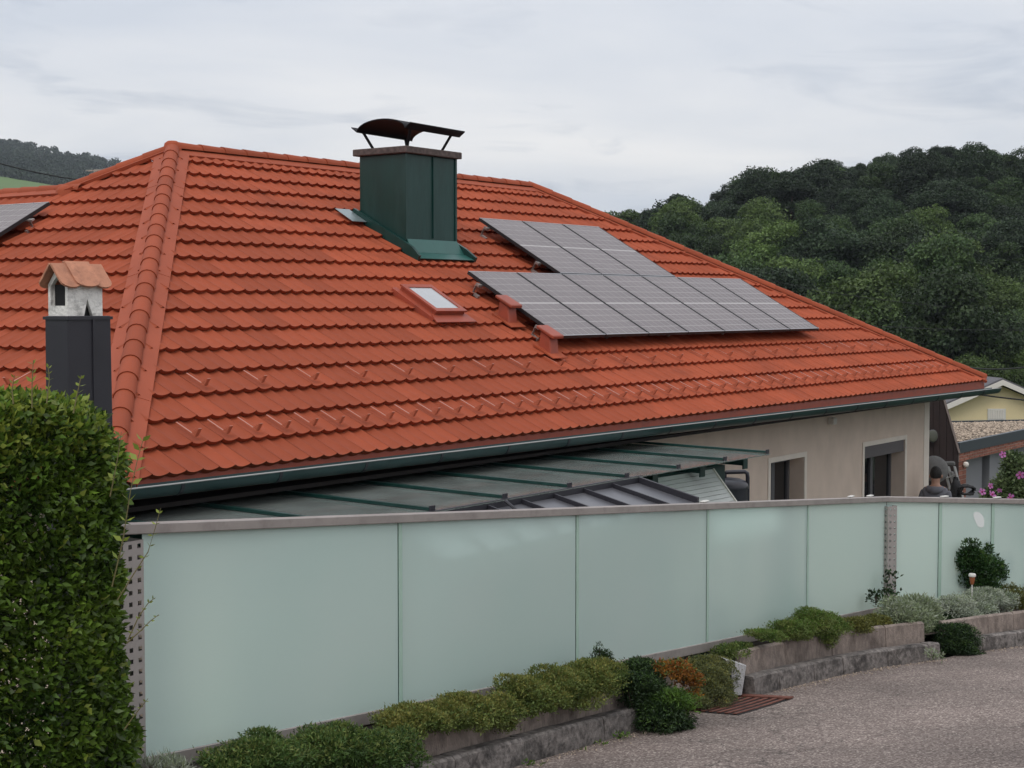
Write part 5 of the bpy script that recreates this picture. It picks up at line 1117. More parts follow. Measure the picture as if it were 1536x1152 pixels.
disc(lp, -FWD + RGT * 0.5, 0.095, 0.02, 'lamp_glass', 'lamp_bowl', wl, dome=0.0); disc(lp + FWD * 0.03, -FWD + RGT * 0.5, 0.105, 0.03, 'window_frame', 'lamp_base', wl)
dp = at_z(1402, 704, 23.9); dsc = thing('grey_disc', 'large round grey disc propped behind the person', 'disc', dp + np.array([0, 0, -1.7]))
disc(dp, -FWD + np.array([0.25, 0.1, 0.25]), 0.215, 0.04, 'grey_disc', 'disc_plate', dsc, 26, 0.05)
mb = MB(); mb.tube([dp + FWD * 0.05, [dp[0], dp[1], -0.1] + FWD * 0.12], 0.02, 8); mb.build('disc_post', 'window_frame', dsc)

# ladder leaning on the screen
lad = thing('ladder', 'folded aluminium ladder leaning against the dark screen beside the person', 'ladder', at_z(1440, 790, 24.0))
for i, (a, b) in enumerate((((1417, 706), (1441, 800)), ((1422, 700), (1449, 800)), ((1428, 708), (1455, 800)), ((1431, 700), (1458, 800)))):
    dd = 24.2 - 0.06 * i; p, q_ = at_z(*a, dd), at_z(*b, dd); q_[2] = max(q_[2], 0.0); mb = MB(); ax = RGT * 0.03; bx = FWD * [1, 1, 0] * 0.06
    mb.hexa([q_, q_ + ax, q_ + ax + bx, q_ + bx], [p, p + ax, p + ax + bx, p + bx]); mb.build('rail', 'ladder_metal', lad)
for u in np.linspace(0.12, 0.95, 6):
    p = at_z(1417 + 24 * u, 706 + 94 * u, 24.2); q_ = at_z(1431 + 27 * u, 700 + 100 * u, 24.05); mb = MB(); mb.tube([p, q_], 0.012, 6); mb.build('rung', 'ladder_metal', lad)
mb = MB(); p = at_z(1424, 699, 24.1); mb.obox(p - RGT * 0.07, RGT * 0.17, FWD * [1, 1, 0] * 0.08, np.array([0, 0, 0.07])); mb.build('hinge_block', 'grey_disc', lad, bevel=0.02)
def lump(name, label, cat, c, rad, m, seed, amp=0.22, sub=3):
    bm = bmesh.new(); bmesh.ops.create_icosphere(bm, subdivisions=sub, radius=1.0); rr = random.Random(seed); ph = [rr.uniform(0, 6) for _ in range(6)]
    for v in bm.verts:
        k = 1 + amp * math.sin(3 * v.co.x + ph[0]) * math.cos(4 * v.co.z + ph[1]) + amp * 0.5 * math.sin(7 * v.co.y + ph[2] + 5 * v.co.z) + amp * 0.35 * math.sin(13 * v.co.x + 11 * v.co.z + ph[3])
        v.co = Vector((v.co.x * rad[0] * k, v.co.y * rad[1] * k, v.co.z * rad[2] * k))
    me = bpy.data.meshes.new(name); bm.to_mesh(me); bm.free(); me.materials.append(MATS[m]); me.polygons.foreach_set('use_smooth', [True] * len(me.polygons)); return me
bp_ = at_z(1433, 748, 23.2); bag = thing('black_bag', 'black bag hanging in front of the folded ladder', 'bag', bp_ + np.array([0, 0, -0.35]))
link('bag_body', lump('bag_body', '', '', 0, (0.085, 0.10, 0.34), 'nylon', 3, 0.10), bag, bp_ + np.array([0, 0, -0.05]))
mb = MB(); mb.tube([bp_ + RGT * -0.05 + [0, 0, 0.2], bp_ + RGT * -0.02 + [0, 0, 0.33], bp_ + RGT * 0.03 + [0, 0, 0.32], bp_ + RGT * 0.05 + [0, 0, 0.2]], 0.012, 6); mb.build('strap', 'nylon', bag)
cc = at_z(1448, 735, 23.0); coil = thing('hose_coil', 'coil of black hose hung beside the ladder', 'hose', cc + np.array([0, 0, -0.1]))
mb = MB(); pts = []
for k in range(64):
    a_ = 2 * math.pi * k / 14; r_ = 0.085 + 0.012 * math.sin(k * 1.7); pts.append(cc + RGT * r_ * 1.25 * math.cos(a_) + FWD * [1, 1, 0] * (0.01 * math.sin(k) + 0.0025 * k - 0.08) + np.array([0, 0, 1.0]) * r_ * math.sin(a_) * 0.75 + RGT * 0.02)
mb.tube(pts, 0.017, 6); mb.build('hose_loop', 'nylon', coil, smooth=50)
mb = MB(); mb.tube([at_z(1427, 728, 23.95), cc + RGT * -0.04], 0.012, 5); mb.build('hook', 'window_frame', coil)

# ------------------------------------------------------------------ person at the house corner
pc = at_z(1403, 745, 22.6); px_, py_ = pc[0], pc[1]; HTOP = at_z(1403, 700.5, 22.6)[2]
per = thing('person', 'person with short dark hair in a grey hooded sweatshirt beside the house corner', 'person', (px_, py_, 0))
fx = FWD * [1, 1, 0]; fx /= np.linalg.norm(fx); fx = fx * 0.93 + RGT * 0.37; fx /= np.linalg.norm(fx); rx_ = np.array([fx[1], -fx[0], 0])
H = HTOP
def pj(r_, f_, z_): return Vector((rx_[0] * r_ + fx[0] * f_, rx_[1] * r_ + fx[1] * f_, z_ * H / 1.78))
vs, es, rd = [], [], []
def jv(p, r, parent=None):
    vs.append(p); rd.append(r if isinstance(r, tuple) else (r, r)); 
    if parent is not None: es.append((parent, len(vs) - 1))
    return len(vs) - 1
pel = jv(pj(0, 0, 0.95), (0.15, 0.11)); wa = jv(pj(0, 0.0, 1.10), (0.145, 0.105), pel); ch = jv(pj(0, -0.01, 1.30), (0.165, 0.115), wa); ub = jv(pj(0, -0.01, 1.42), (0.12, 0.09), ch); nk = jv(pj(0, 0.0, 1.51), (0.055, 0.058), ub); hb = jv(pj(0, 0.025, 1.58), (0.068, 0.08), nk); hm = jv(pj(0, 0.035, 1.665), (0.076, 0.095), hb); ht = jv(pj(0, 0.03, 1.735), (0.055, 0.07), hm)
for s_ in (-1, 1):
    sh = jv(pj(0.165 * s_, -0.005, 1.435), 0.068, ub); el = jv(pj(0.235 * s_, 0.0, 1.15), 0.048, sh); wr = jv(pj(0.20 * s_, 0.17, 0.98), 0.032, el); pm = jv(pj(0.185 * s_, 0.235, 0.955), (0.036, 0.018), wr)
    for j, (o_, l_) in enumerate(((-0.028, 0.065), (-0.010, 0.075), (0.009, 0.072), (0.026, 0.056))):
        k1 = jv(pj((0.185 + o_) * s_, 0.285, 0.945), 0.009, pm); k2 = jv(pj((0.183 + o_) * s_, 0.285 + l_ * 0.55, 0.925), 0.0085, k1); jv(pj((0.18 + o_) * s_, 0.285 + l_ * 0.8, 0.895), 0.0075, k2)
    th_ = jv(pj(0.145 * s_, 0.235, 0.945), 0.011, pm); jv(pj(0.125 * s_, 0.275, 0.93), 0.009, th_)
    hp_ = jv(pj(0.095 * s_, 0, 0.90), 0.095, pel); kn_ = jv(pj(0.105 * s_, 0.015, 0.50), 0.062, hp_); an = jv(pj(0.11 * s_, -0.01, 0.09), 0.042, kn_); hl = jv(pj(0.112 * s_, -0.02, 0.045), 0.042, an); jv(pj(0.125 * s_, 0.16, 0.035), 0.036, hl)
me = bpy.data.meshes.new('body'); me.from_pydata(vs, es, []); tmp = bpy.data.objects.new('tmp_body', me); COL.objects.link(tmp)
md = tmp.modifiers.new('skin', 'SKIN'); md.use_smooth_shade = True
for i, v in enumerate(me.skin_vertices[0].data): v.radius = rd[i]; v.use_root = (i == 0)
tmp.modifiers.new('sub', 'SUBSURF').levels = 2
dg = bpy.context.evaluated_depsgraph_get(); bme = bpy.data.meshes.new_from_object(tmp.evaluated_get(dg)); bpy.data.objects.remove(tmp)
bme.materials.clear()
for m in ('hoodie', 'skin', 'jeans', 'shoe'): bme.materials.append(MATS[m])
rinv = lambda c: (c.x * rx_[0] + c.y * rx_[1], c.x * fx[0] + c.y * fx[1], c.z * 1.78 / H)
for p in bme.polygons:
    a_, b_, z_ = rinv(p.center); p.use_smooth = True
    p.material_index = 1 if z_ > 1.49 else (3 if z_ < 0.085 else (2 if z_ < 0.94 and abs(a_) < 0.2 and b_ < 0.14 else (1 if z_ < 1.02 and b_ > 0.15 else 0)))
link('body', bme, per, (px_, py_, 0))
# hair: a cap over the skull, hood: a soft roll behind the neck; ears
bm = bmesh.new(); bmesh.ops.create_icosphere(bm, subdivisions=4, radius=1.0)
kill = []
for v in bm.verts:
    x, y, z_ = v.co; 
    if (y > 0.25 and z_ < 0.42 + 0.0) or z_ < -0.80 - 0.30 * min(0, y) * -1: kill.append(v)
    k = 1 + 0.035 * math.sin(23 * x + 9 * z_) * math.sin(19 * y + 4)
    v.co = pj(x * 0.083 * k, 0.028 + y * 0.103 * k, 1.688 + z_ * 0.104 * k)
bmesh.ops.delete(bm, geom=kill, context='VERTS'); me = bpy.data.meshes.new('hair'); bm.to_mesh(me); bm.free(); me.materials.append(MATS['hair']); me.polygons.foreach_set('use_smooth', [True] * len(me.polygons)); link('hair', me, per, (px_, py_, 0))
for s_ in (-1, 1):
    me = lump('ear', '', '', 0, (0.012, 0.02, 0.03), 'skin', 5, 0.1, 2); o = link('ear', me, per, np.array([px_, py_, 0]) + np.array(pj(0.082 * s_, 0.035, 1.645)))
mb = MB(); pts = [np.array([px_, py_, 0]) + np.array(pj(0.10 * math.sin(a_), -0.02 - 0.085 * math.cos(a_), 1.475 - 0.02 * math.cos(a_))) for a_ in np.linspace(-2.0, 2.0, 13)]
mb.tube(pts, [0.03, 0.036, 0.042, 0.048, 0.053, 0.058, 0.06, 0.058, 0.053, 0.048, 0.042, 0.036, 0.03], 10); mb.build('hood', 'hoodie', per, smooth=60)
fl_ = np.array([px_, py_, 0]) + np.array(pj(0, 0.125, 1.64)); mb = MB(); mb.hexa([fl_ + rx_ * -0.014, fl_ + rx_ * 0.014, fl_ + rx_ * 0.014 + fx * 0.03, fl_ + rx_ * -0.014 + fx * 0.03], [fl_ + rx_ * -0.007 + np.array([0, 0, 0.045]), fl_ + rx_ * 0.007 + np.array([0, 0, 0.045]), fl_ + rx_ * 0.006 + fx * 0.008 + np.array([0, 0, 0.045]), fl_ + rx_ * -0.006 + fx * 0.008 + np.array([0, 0, 0.045])]); mb.build('nose', 'skin', per, bevel=0.004)

# ------------------------------------------------------------------ garage with gravel roof
ga = at_z(1438, 664, 26.0); GYF = ga[1]; GX0 = ga[0]; GX1 = GX0 + 9; GZ = ga[2]
def og(x, y): return on_plane(x, y, (0, 1, 0), (0, GYF, 0))
gar = thing('garage', 'flat-roofed garage with gravel roof, black fascia and brick pillar', 'garage', (GX0 + 3, GYF + 3, -0.6))
qa, qb = on_plane(1426, 632, (0, 0, 1), (0, 0, GZ)), on_plane(1575, 629, (0, 0, 1), (0, 0, GZ)); GX1 = qb[0] + 0.2; bk_ = qa[1]
def gback(x): return qa[1] + (qb[1] - qa[1]) * (x - qa[0]) / (qb[0] - qa[0])
mb = MB(); mb.box((GX0 - 0.02, GYF - 0.02, GZ - 0.02 - (og(1440, 678)[2] * -1 + GZ) ), (GX1, GYF + 0.06, GZ)); 
zf = og(1440, 679.5)[2]; zbk = og(1437, 693)[2]
mb = MB(); mb.box((GX0 - 0.02, GYF - 0.03, zf), (GX1, GYF + 0.05, GZ)); fa = mb.build('fascia', 'anthracite', gar)
yl, yr = gback(GX0), gback(GX1)
mb = MB(); mb.box((GX0 - 0.02, GYF + 0.052, zf), (GX0 + 0.06, yl, GZ)); mb.build('fascia', 'anthracite', gar)
mb = MB(); q = [(GX0 + 0.062, yl - 0.06), (GX1, yr - 0.06), (GX1, yr), (GX0 + 0.062, yl)]; mb.hexa([(x_, y_, zf) for x_, y_ in q], [(x_, y_, GZ + 0.01) for x_, y_ in q]); mb.build('fascia', 'anthracite', gar)
mb = MB(); q = [(GX0 + 0.063, GYF + 0.052), (GX1, GYF + 0.052), (GX1, yr - 0.062), (GX0 + 0.063, yl - 0.062)]; mb.hexa([(x_, y_, GZ - 0.16) for x_, y_ in q], [(x_, y_, GZ - 0.05) for x_, y_ in q]); mb.build('roof_bed', 'gravel_bed', gar)
k = 9500; cx = RNG.uniform(GX0 + 0.1, GX1 - 0.05, k); cy = GYF + 0.09 + RNG.random(k) * (gback(cx) - 0.1 - GYF - 0.09); s_ = RNG.uniform(0.018, 0.042, k); cz_ = GZ - 0.05 + RNG.uniform(-0.005, 0.03, k)
base = np.array([[1, 0, 0], [-1, 0, 0], [0, 1, 0], [0, -1, 0], [0, 0, 1], [0, 0, -1]], float); oct_f = [(0, 2, 4), (2, 1, 4), (1, 3, 4), (3, 0, 4), (2, 0, 5), (1, 2, 5), (3, 1, 5), (0, 3, 5)]
VV = base[None] * (s_[:, None, None] * RNG.uniform(0.6, 1.2, (k, 6, 1))); ang = RNG.uniform(0, 6.28, k); ca_, sa_ = np.cos(ang)[:, None], np.sin(ang)[:, None]
VX = VV[:, :, 0] * ca_ - VV[:, :, 1] * sa_; VY = VV[:, :, 0] * sa_ + VV[:, :, 1] * ca_; VV = np.stack([VX + cx[:, None], VY + cy[:, None], VV[:, :, 2] * 0.7 + cz_[:, None]], 2)
me = bpy.data.meshes.new('gravel'); me.from_pydata((VV.reshape(-1, 3) - ORG[gar]).tolist(), [], [[i * 6 + j for j in f] for i in range(k) for f in oct_f]); me.materials.append(MATS['gravel']); tag(link('gravel', me, gar), kind='stuff')
mb = MB(); mb.box((GX0 + 0.0, GYF - 0.01, zbk), (GX1, GYF + 0.10, zf - 0.002)); bb_ = mb.build('brick_band', 'mortar', gar)
x = GX0
row_h = (zf - zbk) / 3
for r_ in range(3):
    x = GX0 - (0.12 if r_ % 2 else 0.0)
    while x < GX0 + 3.6:
        x0, x1 = max(x, GX0) + 0.005, x + 0.235; mb = MB(); mb.box((x0, GYF - 0.018, zbk + r_ * row_h + 0.005), (x1, GYF - 0.0101, zbk + (r_ + 1) * row_h - 0.005)); mb.build('brick', 'brick', bb_); x += 0.25
xp1 = og(1450, 720)[0]
mb = MB(); mb.box((GX0 + 0.0, GYF + 0.02, -0.9), (xp1, GYF + 0.36, zbk - 0.002)); pil = mb.build('brick_pillar', 'mortar', gar)
z_ = zbk - 0.01; r_ = 0
while z_ > -0.3:
    for a0, a1 in (((GX0 + 0.003, GX0 + 0.24), (GX0 + 0.25, xp1 - 0.003)) if r_ % 2 == 0 else ((GX0 + 0.003, GX0 + 0.115), (GX0 + 0.125, xp1 - 0.003))):
        mb = MB(); mb.box((a0, GYF + 0.010, z_ - 0.068), (a1, GYF + 0.0199, z_)); mb.build('brick', 'brick', pil)
    z_ -= 0.08; r_ += 1
xd = og(1491, 720)[0]; xe = og(1494, 720)[0]
mb = MB(); mb.box((xp1 + 0.002, GYF + 0.22, -0.9), (xd, GYF + 0.27, zbk - 0.003)); door = mb.build('garage_door', 'garage_door', gar)
mb = MB(); mb.box((xe, GYF + 0.12, -0.9), (xe + 0.35, GYF + 0.4, zbk - 0.003)); mb.build('grey_pier', 'garage_door', gar)
mb = MB(); mb.box((xe + 0.352, GYF + 0.22, -0.9), (GX1, GYF + 0.28, zbk - 0.003)); mb.build('wall', 'garage_door', gar)
mb = MB(); mb.box((GX0 + 0.01, GYF + 0.37, -0.9), (GX0 + 0.2, yl - 0.21, zbk)); mb.build('side_wall', 'retaining', gar)
mb = MB(); q = [(GX0 + 0.01, yl - 0.2), (GX1 - 0.02, yr - 0.2), (GX1 - 0.02, yr - 0.01), (GX0 + 0.01, yl - 0.01)]; mb.hexa([(x_, y_, -0.9) for x_, y_ in q], [(x_, y_, zbk) for x_, y_ in q]); mb.build('back_wall', 'retaining', gar)
mb = MB(); mb.box((GX1 - 0.2, GYF + 0.3, -0.9), (GX1 - 0.03, yr - 0.21, zbk)); mb.build('side_wall', 'retaining', gar)
mb = MB(); p = og(1446, 697); mb.lathe((p[0], GYF - 0.03, p[2] - 0.05), [(0.02, 0), (0.045, 0.02), (0.055, 0.06), (0.04, 0.09), (0.02, 0.10)], 12); mb.build('security_camera', 'offwhite', gar, smooth=45)

# ------------------------------------------------------------------ yellow house beyond
yd = 78.0; ap = at_z(1497, 574, yd); yh = thing('yellow_house', 'pale yellow house with white gable boards and a grey roof beyond the garage', 'house', (ap[0], ap[1], -8))
gd = RGT * [1, 1, 0]; gd /= np.linalg.norm(gd); gd = gd * math.cos(0.12) + (FWD * [1, 1, 0]) * math.sin(0.12); gd /= np.linalg.norm(gd); gb = np.array([-gd[1], gd[0], 0])
sl = 0.415; hwid = 4.3; zap = ap[2]
A = lambda u, v, z_: np.array([ap[0], ap[1], 0]) + gd * u + gb * v + np.array([0, 0, z_])
mb = MB(); ft = [A(-hwid, 0, -9), A(hwid, 0, -9), A(hwid, 0, zap - hwid * sl - 0.1), A(0, 0, zap - 0.1), A(-hwid, 0, zap - hwid * sl - 0.1)]; mb.hexa(ft, [p + gb * 9 for p in ft]); mb.build('wall', 'yellow_plaster', yh)
for s_ in (-1, 1):
    q = [A(0, -0.55, zap + 0.12), A(s_ * (hwid + 0.6), -0.55, zap + 0.12 - (hwid + 0.6) * sl), A(s_ * (hwid + 0.6), 9.5, zap + 0.12 - (hwid + 0.6) * sl), A(0, 9.5, zap + 0.12)]; mb = MB(); mb.hexa(q, [p + np.array([0, 0, 0.14]) for p in q]); rf = mb.build('roof', 'grey_roof', yh)
    q = [A(0, -0.60, zap - 0.10), A(s_ * (hwid + 0.6), -0.60, zap - 0.10 - (hwid + 0.6) * sl), A(s_ * (hwid + 0.6), -0.60, zap + 0.17 - (hwid + 0.6) * sl), A(0, -0.60, zap + 0.17)]; mb = MB(); mb.hexa(q, [p + gb * 0.045 for p in q]); mb.build('gable_board', 'offwhite', yh)
    q = [A(0, -0.54, zap + 0.07), A(s_ * (hwid + 0.55), -0.54, zap + 0.07 - (hwid + 0.55) * sl), A(s_ * (hwid + 0.55), -0.02, zap + 0.07 - (hwid + 0.55) * sl), A(0, -0.02, zap + 0.07)]; mb = MB(); mb.hexa(q, [p + np.array([0, 0, 0.045]) for p in q]); mb.build('eave_lining', 'offwhite', yh)
wc = [on_plane(x, y, gb, A(0, -0.02, 0)) for x, y in ((1481, 630), (1508, 630), (1508, 613), (1481, 613))]
mb = MB(); mb.hexa(wc, [p - gb * 0.05 for p in wc]); wn_ = mb.build('louvre_window', 'white_plastic', yh)
for k in range(9):
    u = 0.07 + 0.095 * k; a, b = wc[0] * (1 - u) + wc[1] * u, wc[3] * (1 - u) + wc[2] * u; e_ = (wc[1] - wc[0]) * 0.055; up_ = (wc[3] - wc[0]) * 0.1
    q = [a + up_ - gb * 0.051, a + e_ + up_ - gb * 0.051, b + e_ - up_ - gb * 0.051, b - up_ - gb * 0.051]; mb = MB(); mb.hexa(q, [p - gb * 0.03 for p in q]); mb.build('louvre', 'offwhite', wn_)

# roofs peeping over the ridge
for lab, x, y, dd, hw_, sp in (('brown-red roofed house just showing above the long roof ridge', 870, 308, 42, 4.2, 0.62),):
    p = at_z(x, y, dd); g_ = thing('distant_house', lab, 'house', (p[0], p[1], terr(p[0], p[1])))
    r3 = RGT * [1, 1, 0]; f3 = FWD * [1, 1, 0]; r3 = r3 / np.linalg.norm(r3); f3 = f3 / np.linalg.norm(f3)
    B = lambda u, v, z_: p + r3 * u + f3 * v + np.array([0, 0, z_])
    mb = MB(); q = [B(-hw_, -3, -hw_ * sp), B(hw_, -3, -hw_ * sp), B(hw_, 4, -hw_ * sp), B(-hw_, 4, -hw_ * sp)]
    mb.add(q + [B(-0.5 * hw_, 0, -0.25), B(0, 0.5, 0)], [[0, 1, 5, 4], [1, 2, 5], [2, 3, 4, 5], [3, 0, 4], [3, 2, 1, 0]]); mb.build('roof', 'brown_roof', g_)
    mb = MB(); q = [B(-hw_ * 0.9, -2.7, -hw_ * sp - 0.01), B(hw_ * 0.9, -2.7, -hw_ * sp - 0.01), B(hw_ * 0.9, 3.7, -hw_ * sp - 0.01), B(-hw_ * 0.9, 3.7, -hw_ * sp - 0.01)]; mb.hexa([v * [1, 1, 0] + [0, 0, terr(v[0], v[1]) - 1] for v in q], q); mb.build('wall', 'offwhite', g_)

# ================================================================== hibiscus behind the far fence run
hb_ = at_z(1512, 748, 17.6); hib = thing('hibiscus_bush', 'leafy hibiscus with pink flowers behind the far glass panels', 'shrub', (hb_[0], hb_[1], 0.3))
Vs = []
for x, y, rx, ry in ((1525, 712, 26, 30), (1512, 735, 30, 22), (1490, 742, 20, 12), (1540, 735, 28, 40), (1518, 690, 14, 14), (1520, 775, 36, 40), (1555, 720, 30, 50)):
    c = at_z(x, y, 17.6); s_ = 17.6 / F; k = int(2.2 * rx * ry); d = unit(RNG.normal(size=(k, 3))); r_ = RNG.uniform(0.3, 1.05, k)[:, None]
    Pp = c + (d[:, :1] * RGT * rx + d[:, 1:2] * FWD * 0.8 * rx + d[:, 2:] * np.array([0, 0, 1.0]) * ry) * s_ * r_; Vs.append(leaves(Pp, d + unit(RNG.normal(size=(k, 3))), RNG.uniform(0.035, 0.065, k), RNG.uniform(0.02, 0.035, k), 0.15))
V = np.concatenate(Vs); link('foliage', quads_mesh('foliage', V - ORG[hib], 'hibiscus_leaf'), hib)
for k in range(7):
    mb = MB(); b = at_z(1500 + 8 * k, 712 - 6 * (k % 3), 17.6); mb.tube([ORG[hib] + RGT * 0.02 * k, (ORG[hib] + b) / 2 + RGT * 0.05, b], [0.014, 0.01, 0.004], 5); mb.build('stem', 'bark', hib)
for x, y, s_ in ((1473, 738, 0.040), (1485, 729, 0.034), (1488, 742, 0.046), (1515, 747, 0.050), (1530, 712, 0.046), (1504, 682, 0.036), (1499, 735, 0.03)):
    c = at_z(x, y, 17.15); nrm = -FWD + RNG.normal(size=3) * 0.35; nrm /= np.linalg.norm(nrm); a = np.cross(nrm, (0, 0, 1)); a /= np.linalg.norm(a); b = np.cross(a, nrm); mb = MB()
    fl = []
    for k in range(5):
        t0_ = 2 * math.pi * k / 5; pp = [c]
        for dt, rr, up_ in ((-0.5, 0.55, 0.1), (-0.42, 1.0, 0.25), (0.0, 1.12, 0.3), (0.42, 1.0, 0.25), (0.5, 0.55, 0.1)): pp.append(c + (a * math.cos(t0_ + dt) + b * math.sin(t0_ + dt)) * rr * s_ + nrm * up_ * s_)
        mb.add(pp, [[0, 1, 2, 3], [0, 3, 4, 5]])
    fo = mb.build('flower', 'petal', hib)
    mb = MB(); mb.tube([c, c + nrm * s_ * 0.5], [0.30 * s_, 0.1 * s_], 6); mb.build('flower_eye', 'petal_eye', fo)

# ================================================================== woods
def tree_crown(seed, hgt, rad, lobes, per, leaf_s, m, conic=False):
    rg = np.random.default_rng(seed); Vs = []
    old = globals()['RNG']; globals()['RNG'] = rg
    for i in range(lobes):
        if conic: z_ = hgt * (0.12 + 0.86 * i / lobes); rr = rad * (1 - i / lobes) + 0.15; a_ = i * 2.4; c = np.array([math.cos(a_) * rr * 0.5, math.sin(a_) * rr * 0.5, z_]); lr = np.array([rr * 0.6, rr * 0.6, hgt * 0.07])
        else:
            d = unit(rg.normal(size=3)); u = rg.uniform(0.45, 1.05); zc_ = hgt * 0.60 + d[2] * u * hgt * 0.33; k_ = 1 - 0.35 * max(0, (zc_ / hgt - 0.6) / 0.4)
            c = np.array([d[0] * u * rad * 0.8 * k_, d[1] * u * rad * 0.8 * k_, zc_]); lr = np.array([1, 1, 0.72]) * rg.uniform(0.17, 0.42) * rad
        d = unit(rg.normal(size=(per, 3))); d[:, 2] = np.where((d[:, 2] < -0.3), -d[:, 2] * 0.6, d[:, 2]); r_ = rg.uniform(0.72, 1.08, per)[:, None] * (1 + 0.15 * np.sin(6 * d[:, :1] + i) * np.cos(5 * d[:, 1:2]))
        Pp = c + d * r_ * lr; Vs.append(leaves(Pp, np.cross(d, unit(rg.normal(size=(per, 3)))) + d * 0.35 + np.array([0, 0, -0.15]), rg.uniform(0.7, 1.3, per) * leaf_s, rg.uniform(0.6, 1.1, per) * leaf_s * 0.8, 0.2))
    globals()['RNG'] = old
    V = np.concatenate(Vs); me = quads_mesh('crown', V, m); return me
def trunk_mesh(seed, hgt):
    rr = random.Random(seed); mb = MB(); top = (rr.uniform(-.4, .4), rr.uniform(-.4, .4), hgt * 0.75); mb.tube([(0, 0, -1), (0.1, 0, hgt * 0.25), top], [0.26, 0.2, 0.06], 6)
    for k in range(4):
        a_ = rr.uniform(0, 6.28); z_ = hgt * rr.uniform(0.3, 0.5); mb.tube([(0.1, 0, z_), (math.cos(a_) * hgt * 0.2, math.sin(a_) * hgt * 0.2, z_ + hgt * 0.22)], [0.11, 0.03], 5)
    return mb.mesh('trunk', 'bark', (0, 0, 0), 40)
KIND = {}
for kd, m in (('dark', 'wood_dark'), ('mid', 'wood_mid'), ('light', 'wood_light')):
    KIND[kd] = [(tree_crown(hash((kd, i)) % 9999 if False else 100 * len(kd) + 17 * i + ord(kd[0]), 11.0, 4.3 + 0.5 * (i % 2), 34, 640, 0.27, m), trunk_mesh(i + 3, 11.0)) for i in range(3)]
def tree(kd, p, scl, label, group, rot, var=None):
    cm, tm = KIND[kd][random.randrange(3)]
    t_ = thing('forest_tree' if group == WOODS else 'field_tree', label, 'tree', p, group); t_.scale = (scl * random.uniform(0.9, 1.15),) * 2 + (scl,); t_.rotation_euler = (0, 0, rot)
    for nm, me in (('crown', cm), ('trunk', tm)):
        o = bpy.data.objects.new(nm, me); COL.objects.link(o); o.parent = t_
WOODS = 'trees of the wooded hill'; EDGE = 'lighter trees at the foot of the hill'
LBL = {'dark': 'dark green broadleaf tree in the wood covering the hill', 'mid': 'mid green broadleaf tree in the wood covering the hill', 'light': 'paler yellow-green tree in the wood covering the hill'}
hip_line = lambda x: np.interp(x, [795, 1478, 1536, 2000], [287, 572, 585, 620])
cnt = 0; dcur = 108.0
while dcur < 262:
    step = 6.4 * (1 + (dcur - 100) / 330); xw = step * 0.98 / dcur * F; x = 885 + random.uniform(0, xw)
    while x < 1600:
        dd = dcur + random.uniform(-0.4, 0.4) * step; xx = x + random.uniform(-0.35, 0.35) * xw; p = at_z(xx, 457, dd); p[2] = terr(p[0], p[1]); s_ = random.uniform(0.75, 1.12) * (0.74 if dd > 205 else 1.0)
        yt_ = proj(p + np.array([0, 0, 11.0 * s_]))[1]
        if 1228 < xx < 1296 and dd < 126 and yt_ < 474: x += xw; continue
        if yt_ < hip_line(xx) - 4 and (p[2] > -5.6 or dd < 150):
            low = proj(p)[1] > 430
            kd = random.choices(('dark', 'mid', 'light'), (0.15, 0.5, 0.35) if low else (0.70, 0.26, 0.04))[0]; tree(kd, p, s_, LBL[kd], WOODS, random.uniform(0, 6.28)); cnt += 1
        x += xw
    dcur += step * 0.82
for x, y, dd in ((1335, 440, 132), (1372, 432, 138), (1410, 455, 128), (1450, 440, 134), (1330, 492, 112), (1385, 490, 114), (1425, 505, 108), (1470, 490, 112), (1510, 462, 124), (1550, 470, 120), (1500, 515, 106), (1540, 525, 104), (1450, 535, 101), (1400, 528, 103), (1485, 545, 99), (1520, 412, 142), (1465, 420, 140), (1360, 520, 104), (1425, 552, 99), (1525, 555, 97)):
    top = at_z(x, y, dd); g0 = float(terr(top[0], top[1])); s_ = (top[2] - g0) / 10.6
    kd = random.choice(('light', 'light', 'light', 'mid')); tree(kd, np.array([top[0], top[1], g0]), s_, 'bushy light green tree standing in front of the wooded hill', EDGE, random.uniform(0, 6.28))
print('wood trees', cnt)
# bank that carries the lighter trees
# far wood on the other hill: one mass
fw = []
for k in range(1500):
    x = random.uniform(-60, 262); ysk = np.interp(x, *SKY_L); y = ysk + random.uniform(3, 75) ** 1.0; 
    if 262 < y < 300 and x < 105 and y > np.interp(x, [0, 100], [266, 284]): continue
    if 122 < x < 172 and 255 < y < 268: continue
    p = on_terr(x, y + 3, 300, 2600)
    if p is None: continue
    h_ = random.uniform(5, 9) * (depth(p) / 1400) ** 0.5; d = unit(RNG.normal(size=(64, 3))); d[:, 2] = np.abs(d[:, 2]) * 1.2 - 0.2; c = np.array([p[0], p[1], terr(p[0], p[1]) + h_ * 0.45])
    Pp = c + d * np.array([0.62, 0.62, 0.55]) * h_ * RNG.uniform(0.7, 1.05, (64, 1)); fw.append(leaves(Pp, np.cross(d, RNG.normal(size=(64, 3))), h_ * 0.26, h_ * 0.22, 0.2))
V = np.concatenate(fw); tag(link('far_wood', quads_mesh('far_wood', V, 'far_wood')), 'dark wood covering the far hill beyond the meadow', 'wood', kind='stuff')
sp = on_terr(147, 236, 500, 2600)
if sp is not None:
    st = thing('spruce_tree', 'single pointed spruce standing out on the far wooded skyline', 'tree', (sp[0], sp[1], terr(sp[0], sp[1])))
    me = tree_crown(77, 15.0, 3.6, 18, 60, 1.5, 'far_wood', True); link('crown', me, st, ORG[st]); mb = MB(); mb.tube([ORG[st] + [0, 0, -1], ORG[st] + [0, 0, 12.0]], [0.4, 0.1], 5); mb.build('trunk', 'bark', st)

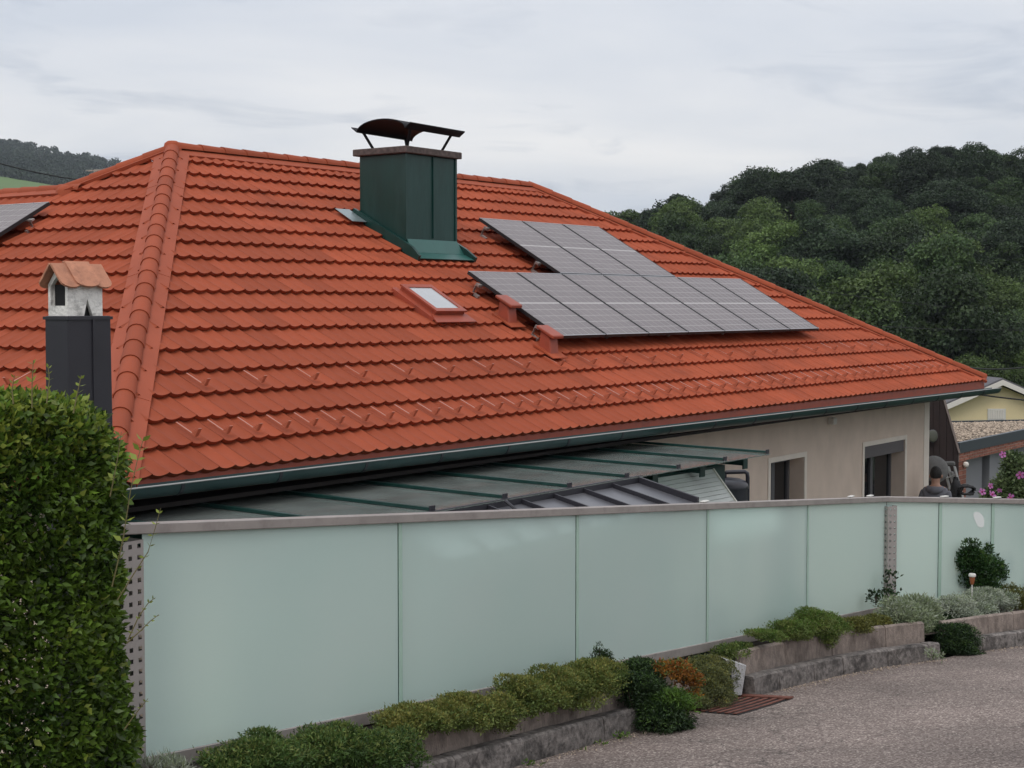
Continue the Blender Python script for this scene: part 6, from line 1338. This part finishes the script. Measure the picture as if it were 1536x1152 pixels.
# ================================================================== vineyard posts, cables
for k in range(9):
    x = 1236 + k * 6.4; a = on_terr(x, 471 - k * 0.5, 90, 230)
    if a is None: continue
    mb = MB(); mb.tube([a + np.array([0, 0, -0.2]), a + np.array([0, 0, 1.5])], 0.05, 5)
    t_ = thing('vineyard_post', 'pale post of the vineyard row below the wood', 'post', a, 'vineyard posts in a row'); mb.build('post_pole', 'vine_post', t_)
patch('vineyard', 'field_brown', 'strip of bare vineyard soil below the wood', [(1225, 457), (1295, 453)], [(1225, 476), (1295, 474)], 90, 260, 0.12)
def cable(lab, pts, r_, sag=0.0):
    P_ = [at_z(*p) for p in pts]; out_ = []
    for a, b in zip(P_, P_[1:]):
        for u in np.linspace(0, 1, 12, endpoint=False): q = a * (1 - u) + b * u; out_.append(q - np.array([0, 0, sag * 4 * u * (1 - u)]))
    out_.append(P_[-1]); mb = MB(); mb.tube(out_, r_, 5); tag(mb.build('overhead_cable', 'cable'), lab, 'cable')
cable('thick black overhead cable running behind the hip of the roof', [(-120, 204, 30), (150, 273, 34)], 0.015, 0.15)
cable('slack black cable tied to the end of the gutter', [(1457, 590, 24), (1700, 607, 22)], 0.012, 0.05)
cable('thin dark cable crossing before the wooded hill to the house corner', [(1452, 551, 40), (1700, 492, 34)], 0.018, 0.35)
cable('fine cable strung across the wood at mid height', [(1150, 474, 75), (1750, 488, 60)], 0.013, 0.4)
cable('second fine cable strung below the vineyard posts', [(1080, 402, 95), (1420, 460, 80)], 0.012, 0.3)

# ================================================================== the air
mb = MB(); mb.box((-2600, -2600, -16), (2600, 2600, 215)); hz = mb.build('haze', 'black', origin=(0, 0, 0)); hz.data.materials.clear()
m = bpy.data.materials.new('air'); m.use_nodes = True; t = m.node_tree; t.nodes.remove(t.nodes['Principled BSDF']); pv = t.nodes.new('ShaderNodeVolumePrincipled')
pv.inputs['Color'].default_value = (0.80, 0.88, 1.0, 1); pv.inputs['Density'].default_value = 0.00013; t.links.new(pv.outputs[0], t.nodes['Material Output'].inputs['Volume']); hz.data.materials.append(m)
tag(hz, 'thin humid air between the camera and the hills', kind='stuff')
